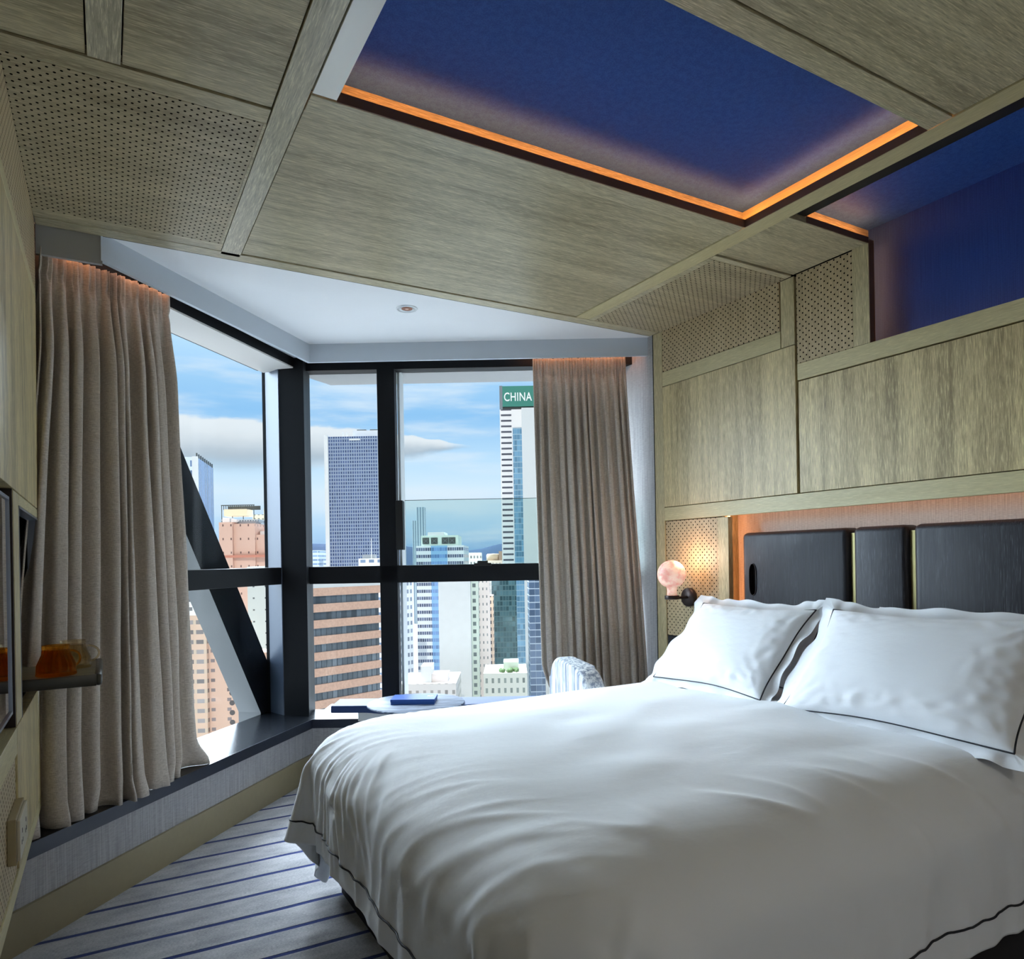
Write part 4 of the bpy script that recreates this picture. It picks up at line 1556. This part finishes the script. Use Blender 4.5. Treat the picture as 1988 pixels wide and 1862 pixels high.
# dark glass tower behind the mullion
r_, L, Hh = tower('glass_tower', 'tall dark blue glass office tower with a white edge, behind the mullion', 'tower', (95.8, 348.4), (119.0, 335.0), 16, 63.2,
                  facade('tower_glass', srgb(142, 152, 168), srgb(46, 62, 98), 1.75, 1.15, 0.62, 0.70, rough=0.12, var=0.45, refl=0.7))
box('corner_pier', -1.9, 0.0, -0.6, 16, 0, Hh + 0.6, m_white, r_)
box('roof_plant', 11.5, 26, 4, 15, Hh, Hh + 3.6, m_white, r_)
for x in (13, 19.5):
    box('roof_vent', x, x + 4.5, 6, 10, Hh + 3.6, Hh + 4.4, m_lou, r_)
box('roof_logo_box', 10.5, 15.8, -0.5, 0, Hh - 2.0, Hh - 1.2, m_white, r_)
for x in (6.0, 8.0):
    box('roof_mast', x, x + 0.25, 5, 5.25, Hh, Hh + 3.0, m_white, r_)

# brown banded block below
r_, L, Hh = tower('banded_office_block', 'office block with salmon and dark horizontal bands below the left pane', 'building', (34.9, 151.6), (54.4, 157.6), 9, -4.2,
                  facade('banded_glass', srgb(70, 78, 86), srgb(52, 62, 70), 3.5, 1.3, 0.86, 2.0, rough=0.2, var=0.9, refl=0.6))
bandm = plain('salmon_tile', srgb(204, 164, 142), 0.6, grain=0.10, gs=2.0)
k = 0
z = Hh
while z > 4:
    box('salmon_band', -0.25, L + 0.25, -0.35, 9.2, z - 1.75, z, bandm, r_)
    z -= 3.45
box('roof_parapet', -0.3, L + 0.3, -0.4, 9.2, Hh, Hh + 0.9, m_white, r_)
box('roof_clutter', 3, 16, 2, 8, Hh + 0.9, Hh + 2.2, m_grey, r_)

# white and blue office with rooftop plant
m_off = facade('office_strip_windows', srgb(216, 219, 220), srgb(62, 70, 92), 2.95, 0.95, 0.84, 0.46, rough=0.2, var=0.7)
r_, L, Hh = tower('striped_office_tower', 'white office tower with strip windows, a blue centre bay and roof fans', 'tower', (113.7, 280.6), (131.2, 270.6), 34, 7.6, m_off)
box('blue_bay', 6.3, 13.2, -0.5, 0, 0, Hh, facade('blue_bay_glass', srgb(136, 176, 208), srgb(86, 120, 164), 2.95, 1.1, 0.9, 0.5, rough=0.15, var=0.4), r_)
box('roof_plant', 1.8, 17.6, 3, 24, Hh, Hh + 4.4, plain('pale_green_plant', srgb(196, 208, 196), 0.7), r_)
box('roof_cap', 4.6, 11.6, 3, 20, Hh + 4.4, Hh + 5.8, m_white, r_)
for x in (2.4, 6.0, 10.6, 13.6):
    fan = box('roof_fan', x, x + 2.9, 2.86, 3.0, Hh + 0.7, Hh + 3.5, m_lou, r_)
    cx, cz = x + 1.45, Hh + 2.1
    for s in (1, -1):
        bm = bmesh.new()
        vs = [bm.verts.new((cx + dx * 1.3, 2.82 - 0.03 * s, cz + s * dx * 1.25 + dz)) for dx, dz in ((-1, -0.07), (1, -0.07), (1, 0.07), (-1, 0.07))]
        vs2 = [bm.verts.new((v.co.x, v.co.y - 0.03, v.co.z)) for v in vs]
        bm.faces.new(vs)
        bm.faces.new(vs2[::-1])
        for i in range(4):
            bm.faces.new((vs[i], vs2[i], vs2[(i + 1) % 4], vs[(i + 1) % 4]))
        build('fan_brace', bm, m_grey, fan)

# blank white slab, pale flats beside it
tower('blank_slab_building', 'blank white party wall of a tall building seen under the transom', 'building', (101.3, 230.0), (111.1, 224.5), 24, -3.5,
      plain('blank_wall', srgb(204, 206, 206), 0.85, grain=0.03, gs=0.4))
tower('slim_apartment_tower', 'slim pale green apartment tower with stacked bay windows beside the blank wall', 'tower', (113.2, 228.6), (115.6, 227.2), 4, -2.0,
      facade('bay_windows', srgb(206, 216, 206), srgb(86, 96, 96), 2.75, 2.6, 0.45, 0.5, var=0.4))
tower('pink_apartment_slice', 'narrow pinkish white apartment tower with small windows', 'tower', (117.6, 232.0), (121.6, 229.8), 8, -1.4,
      facade('pinkish_flats', srgb(230, 218, 214), srgb(120, 122, 124), 2.8, 1.4, 0.3, 0.35, var=0.4))
tower('peach_apartment_tower', 'peach apartment tower with two rows of dark windows', 'tower', (133.6, 257.7), (137.0, 255.8), 12, -13.5,
      facade('peach_flats', srgb(238, 208, 182), srgb(70, 62, 66), 2.75, 1.7, 0.6, 0.5, var=0.4))
r_, L, Hh = tower('green_glass_tower', 'dark green and blue curtain wall tower under the transom', 'tower', (153.6, 292.3), (165.2, 285.6), 30, -3.0,
                  facade('green_curtain_wall', srgb(96, 124, 126), srgb(40, 74, 80), 2.4, 1.4, 0.84, 0.82, rough=0.12, var=0.9, refl=0.8))
tower('pale_apartment_edge', 'white residential tower with balconies in front of the green glass tower', 'tower', (141.2, 273.0), (144.4, 271.2), 8, -2.0,
      facade('white_balcony_flats', srgb(226, 226, 220), srgb(92, 96, 100), 2.8, 1.8, 0.5, 0.45, var=0.5))
r_, L, Hh = tower('blue_slab_tower', 'blue grey office slab with pale sloping floor lines beside the curtain', 'tower', (154.6, 256.6), (160.2, 253.6), 14, -2.5,
                  facade('blue_slab_glass', srgb(176, 190, 204), srgb(74, 92, 116), 2.9, 2.4, 0.97, 0.86, rough=0.15, var=0.4))
# tower with the green roof sign
m_sig = facade('sign_tower_windows', srgb(228, 222, 218), srgb(66, 66, 76), 2.98, 40.0, 0.14, 0.34, uo=16.6, rough=0.3, var=0.2)
r_, L, Hh = tower('sign_tower', 'white tower with a green rooftop sign reading CHINA beside the right curtain', 'tower', (184.0, 332.6), (204.3, 321.0), 24, 81.5, m_sig)
mg = facade('sign_tower_glass', srgb(150, 172, 184), srgb(84, 120, 142), 2.98, 1.5, 0.94, 0.86, rough=0.1, var=0.5, refl=0.8)
box('glass_bay', 6.8, 11.6, -0.7, 0.0, 0, Hh - 10.0, mg, r_)
box('white_bay', 11.6, 24.0, -1.0, 0.0, 0, Hh + 0.6, m_white, r_)
box('sign_steelwork', 0.2, 24.0, 1.0, 3.0, Hh, Hh + 1.8, m_lou, r_)
gsn = plain('green_sign_board', srgb(48, 124, 108), 0.5)
box('sign_board', 1.6, 24.0, 0.4, 1.0, Hh + 1.6, Hh + 12.6, gsn, r_)
box('sign_frame_side', 0.0, 1.6, 0.6, 3.2, Hh, Hh + 12.9, m_grey, r_)
fc = bpy.data.curves.new('sign_lettering', 'FONT')
fc.body = 'CHINA'
fc.size = 6.4
fc.extrude = 0.12
fc.space_character = 1.06
fo = bpy.data.objects.new('sign_lettering', fc)
fo.location = (2.3, 0.2, Hh + 4.6)
fo.rotation_euler = (R(90), 0, 0)
fo.scale = (0.72, 1.0, 1.0)
fc.offset = 0.05
fc.materials.append(plain('white_letters', srgb(236, 240, 238), 0.5))
COL.objects.link(fo)
fo.parent = r_
bpy.context.view_layer.update()
lm = bpy.data.meshes.new_from_object(fo.evaluated_get(bpy.context.evaluated_depsgraph_get()))
lo = bpy.data.objects.new('sign_lettering', lm)
lo.location, lo.rotation_euler, lo.scale = fo.location, fo.rotation_euler, fo.scale
COL.objects.link(lo)
lo.parent = r_
bpy.data.objects.remove(fo)
lo.name = 'sign_lettering'

# low white buildings at the foot of the right pane
r_, L, Hh = tower('low_white_building', 'low white building with a roof hut at the foot of the right pane', 'building', (76.4, 204.0), (91.4, 195.5), 22, -36.0,
                  facade('low_white_windows', srgb(206, 202, 198), srgb(120, 116, 112), 3.1, 2.2, 0.4, 0.4, zo=-0.6, var=0.5))
box('roof_hut', 6.4, 9.6, 2, 10, Hh, Hh + 5.0, m_white, r_)
box('roof_hut', 9.6, 14.5, 3, 10, Hh, Hh + 2.4, plain('pink_white_render', srgb(230, 220, 216), 0.8), r_)
r_, L, Hh = tower('roof_garden_building', 'white building with a planted roof terrace below the green glass tower', 'building', (105.5, 204.6), (117.8, 197.6), 20, -35.6,
                  facade('terrace_windows', srgb(204, 206, 196), srgb(96, 104, 98), 3.2, 2.0, 0.38, 0.5, var=0.5))
box('roof_pavilion', 6.5, 11.5, 4, 12, Hh, Hh + 3.0, plain('pale_green_pavilion', srgb(206, 216, 200), 0.8), r_)
bm = bmesh.new()
rr_ = random.Random(4)
for q in range(16):
    bmesh.ops.create_icosphere(bm, subdivisions=1, radius=rr_.uniform(0.4, 0.9), matrix=Matrix.Translation((rr_.uniform(5, 12), rr_.uniform(0.6, 3.5), Hh + 0.6)))
pg = build('roof_plants', bm, plain('roof_green', srgb(92, 116, 74), 0.9), r_)
pg['kind'] = 'stuff'
# far left strip beyond the mullion
tower('thin_white_tower', 'thin white apartment tower just right of the mullion', 'tower', (82.6, 232.4), (86.2, 230.4), 6, -4.0,
      facade('thin_tower_windows', srgb(232, 226, 216), srgb(110, 92, 84), 3.0, 3.0, 0.4, 0.5, var=0.3))
tower('grey_side_tower', 'grey tower side with dark slanting windows beside the striped office', 'tower', (93.2, 243.4), (97.9, 245.6), 8, -3.0,
      facade('grey_side_windows', srgb(190, 194, 198), srgb(84, 92, 108), 2.9, 1.7, 0.6, 0.5, var=0.4))

# left window: pink apartments, glass tower, beige towers, round-window flats
m_pk = facade('pink_block_windows', srgb(204, 166, 148), srgb(92, 66, 60), 5.8, 3.4, 0.16, 0.16, var=0.3)
r_, L, Hh = tower('pink_apartment_tower', 'salmon pink apartment tower with tanks on the roof seen over the brace', 'tower', (41.5, 321.8), (46.4, 319.0), 18, 19.0, m_pk)
box('middle_wing', L, L + 9.0, 1.5, 20, 0, Hh - 0.6, m_pk, r_)
box('lower_wing', L + 9.0, L + 13.6, 2.5, 20, 0, Hh - 5.4, m_pk, r_)
box('brown_band', -0.1, L + 13.7, -0.15, 3, Hh - 15.0, Hh - 14.0, plain('brown_tile_band', srgb(186, 118, 96), 0.7), r_)
box('roof_tank', 0.3, 3.4, 3, 8, Hh, Hh + 2.2, m_white, r_)
box('roof_dish', 4.0, 6.4, 3, 6, Hh + 0.2, Hh + 1.4, m_white, r_)
box('roof_clutter', L + 0.4, L + 8.0, 5, 12, Hh - 0.6, Hh + 0.6, m_grey, r_)
box('roof_clutter', L + 9.6, L + 12.6, 6, 11, Hh - 5.4, Hh - 3.8, m_white, r_)
r_, L, Hh = tower('roof_frame_building', 'building topped with a dark steel frame and a cream tank behind the pink tower', 'building', (46.5, 353.5), (61.6, 344.9), 16, 22.0,
                  facade('frame_building_windows', srgb(172, 178, 180), srgb(78, 88, 96), 2.0, 1.2, 0.6, 0.6, var=0.4))
box('cream_tank', 1.4, 12.0, 0.2, 8, Hh + 1.6, Hh + 4.8, plain('cream_tank_paint', srgb(238, 212, 178), 0.7), r_)
bm = bmesh.new()
for x in range(0, 16, 1):
    abox(bm, x - 0.12, x + 0.12, 1.0, 1.3, Hh + (0 if x % 5 == 0 else 4.6), Hh + 6.8)
abox(bm, -0.2, 15.3, 0.9, 1.2, Hh + 6.5, Hh + 6.9)
abox(bm, -0.2, 15.3, 8.9, 9.2, Hh + 5.0, Hh + 6.9)
build('roof_frame', bm, m_lou, r_)
r_, L, Hh = tower('beige_apartment_tower', 'pair of beige apartment towers at the right edge of the left window', 'tower', (68.3, 398.6), (80.0, 391.9), 18, 27.6,
                  facade('beige_flats', srgb(222, 212, 184), srgb(112, 104, 92), 2.9, 2.2, 0.45, 0.45, var=0.4))
box('taller_core', 5.0, 12.0, 3, 14, Hh, Hh + 3.4, plain('beige_core', srgb(214, 204, 176), 0.8), r_)
r_, L, Hh = tower('white_stair_tower', 'white apartment tower with columns of tiny windows below the left transom', 'tower', (44.6, 273.2), (60.3, 268.2), 14, 0.2,
                  facade('tiny_windows', srgb(186, 192, 188), srgb(76, 82, 84), 4.3, 4.2, 0.16, 0.13, var=0.1))
r_, L, Hh = tower('blue_fin_tower', 'distant blue glass tower with vertical fins and a white gridded face above the brace', 'tower', (56.6, 543.6), (74.2, 602.0), 34, 77.0,
                  facade('blue_fins', srgb(120, 148, 178), srgb(44, 76, 120), 80.0, 8.2, 0.8, 1.0, rough=0.15, var=0.6))
box('gridded_face', -0.8, 0, 0, 34, 0, Hh, facade('white_grid', srgb(206, 214, 218), srgb(84, 104, 134), 7.0, 6.0, 0.5, 0.62, var=0.4), r_)
box('corner_pier', -1.4, 0.4, -0.6, 3.2, 0, Hh + 0.5, m_white, r_)
for i in range(9):
    box('roof_fin', 1 + i * 7.2, 1.7 + i * 7.2, 0, 1, Hh, Hh + 3.2, m_lou, r_)
r_, L, Hh = tower('round_window_flats', 'peach apartment block with a column of round windows below the brace', 'building', (17.0, 230.0), (25.2, 226.0), 14, -13.6,
                  facade('balcony_flats', srgb(208, 180, 158), srgb(104, 98, 96), 2.9, 2.9, 0.72, 0.42, var=0.7, spandrel=None, wall2=srgb(196, 178, 158)))
m_rd = facade('peach_small_windows', srgb(208, 176, 156), srgb(104, 92, 90), 2.9, 4.6, 0.26, 0.34, uo=1.2, var=0.4)
box('round_window_wing', L, L + 9.0, 1.5, 14, 0, Hh - 3.0, m_rd, r_)
box('end_wing', L + 9.0, L + 17.0, 5.0, 14, 0, Hh - 12.0, plain('peach_render', srgb(202, 166, 144), 0.8), r_)
box('penthouse_floors', 0, L - 2.0, -0.2, 12, Hh, Hh + 9.0, facade('white_penthouse', srgb(228, 226, 220), srgb(96, 96, 96), 2.6, 1.9, 0.6, 0.4, var=0.5), r_)
m_rw = plain('round_window_glass', srgb(84, 78, 76), 0.3)
z = Hh - 6.0
while z > 22:
    rw = bmesh.new()
    ca = [rw.verts.new((L + 6.6 + 0.78 * math.cos(2 * math.pi * i / 20), 1.42, z + 0.78 * math.sin(2 * math.pi * i / 20))) for i in range(20)]
    cb = [rw.verts.new((v.co.x, 1.52, v.co.z)) for v in ca]
    rw.faces.new(ca)
    for i in range(20):
        rw.faces.new((ca[i], cb[i], cb[(i + 1) % 20], ca[(i + 1) % 20]))
    build('round_window', rw, m_rw, r_)
    z -= 2.9

# middle distance and far
r_, L, Hh = tower('small_white_building', 'small white rooftop with a mast in front of the glass tower', 'building', (87.0, 275.1), (97.0, 269.4), 14, 2.6,
                  facade('small_white_windows', srgb(230, 228, 224), srgb(110, 130, 156), 3.0, 3.4, 0.6, 0.4, var=0.3))
box('roof_mast', 4.4, 4.6, 3, 3.2, Hh, Hh + 8.0, m_white, r_)
box('roof_clutter', 0.6, 5.6, 4, 8, Hh, Hh + 1.6, m_grey, r_)
for (A, B, zt, lab) in (((172.2, 707.8), (182.0, 702.2), 13.5, 'far pale office building at the left of the middle pane'), ((183.0, 690.0), (196.0, 683.0), 3.5, 'far low white building beside the glass tower'),
                        ((260.0, 640.0), (272.0, 633.0), 6.0, 'far white blocks between the mullion and the striped office')):
    tower('distant_building', lab, 'building', A, B, 30, zt, facade('far_office', srgb(206, 214, 220), srgb(112, 134, 160), 4.0, 5.0, 0.9, 0.4, var=0.3))
r_, L, Hh = tower('slim_skyscraper', 'slim far skyscraper with vertical ribs above the striped office roof', 'tower', (342.0, 841.0), (351.0, 836.0), 14, 69.5,
                  facade('ribs', srgb(176, 190, 196), srgb(110, 128, 142), 200.0, 3.4, 0.5, 1.0, var=0.1))
box('lower_shaft', -5.4, 0, 0, 12, 0, Hh - 17, facade('ribs_low', srgb(178, 192, 198), srgb(110, 128, 142), 200.0, 2.7, 0.5, 1.0, var=0.1), r_)
tower('rooftop_block', 'white hotel like block with arched windows right of the striped office', 'building', (181.6, 380.0), (192.4, 373.8), 16, 5.6,
      facade('arched', srgb(226, 224, 216), srgb(110, 104, 100), 3.6, 1.9, 0.5, 0.45, var=0.3))
r_, L, Hh = tower('brown_roof_building', 'brown round and square roof tops at the foot of the sign tower', 'building', (209.9, 398.4), (222.6, 391.1), 20, 0.8,
                  facade('brown_roofs', srgb(206, 184, 168), srgb(120, 104, 98), 2.6, 2.2, 0.5, 0.4, var=0.4))
lathe('round_roof', [(0, 0), (4.2, 0), (4.2, 3.6), (3.6, 4.2), (0, 4.4)], plain('tan_roof', srgb(176, 152, 128), 0.8), r_, loc=(3.2, 6, Hh))
box('square_roof', 7.0, 14.0, 3, 10, Hh, Hh + 5.8, plain('brown_roof', srgb(146, 122, 106), 0.8), r_)

# mountains on the horizon, distance haze put into their blue colour
def ridge(name, label, cx, cy, half, hmax, dirv, seed, mat):
    bm = bmesh.new()
    n, kk = 80, 10
    tx, ty = dirv
    g = []
    for i in range(n + 1):
        row = []
        s = i / n * 2 - 1
        for j in range(kk + 1):
            q = j / kk
            hh = hmax * (0.55 + 0.45 * noise.noise(Vector((s * 3.1 + seed, 0.4, seed))) + 0.18 * noise.noise(Vector((s * 9 + seed, 1, 1)))) * math.sin(math.pi * q) * (1 - abs(s) ** 5)
            hh *= 1 + 0.2 * noise.noise(Vector((s * 14, q * 5, seed)))
            row.append(bm.verts.new((cx + tx * half * s - ty * 1500 * (q - 0.5), cy + ty * half * s + tx * 1500 * (q - 0.5), GZ + max(0, hh))))
        g.append(row)
    for i in range(n):
        for j in range(kk):
            bm.faces.new((g[i][j], g[i + 1][j], g[i + 1][j + 1], g[i][j + 1]))
    o = build(name, bm, mat, smooth=True)
    o['label'] = label
    struct(o)


struct(prism('floor_far', [(-6000, 3400), (9000, -1500), (14000, 9000), (-3000, 15000)], GZ - 3, GZ - 1.2, plain('far_city_ground', srgb(92, 98, 108), 0.9)))
ridge('trim_8', 'mountain ridge on the horizon coloured blue for haze', 3400, 6600, 5200, 400, (0.868, -0.496), 3.0, plain('haze_blue_hills', srgb(56, 66, 82), 1.0, spec=0))
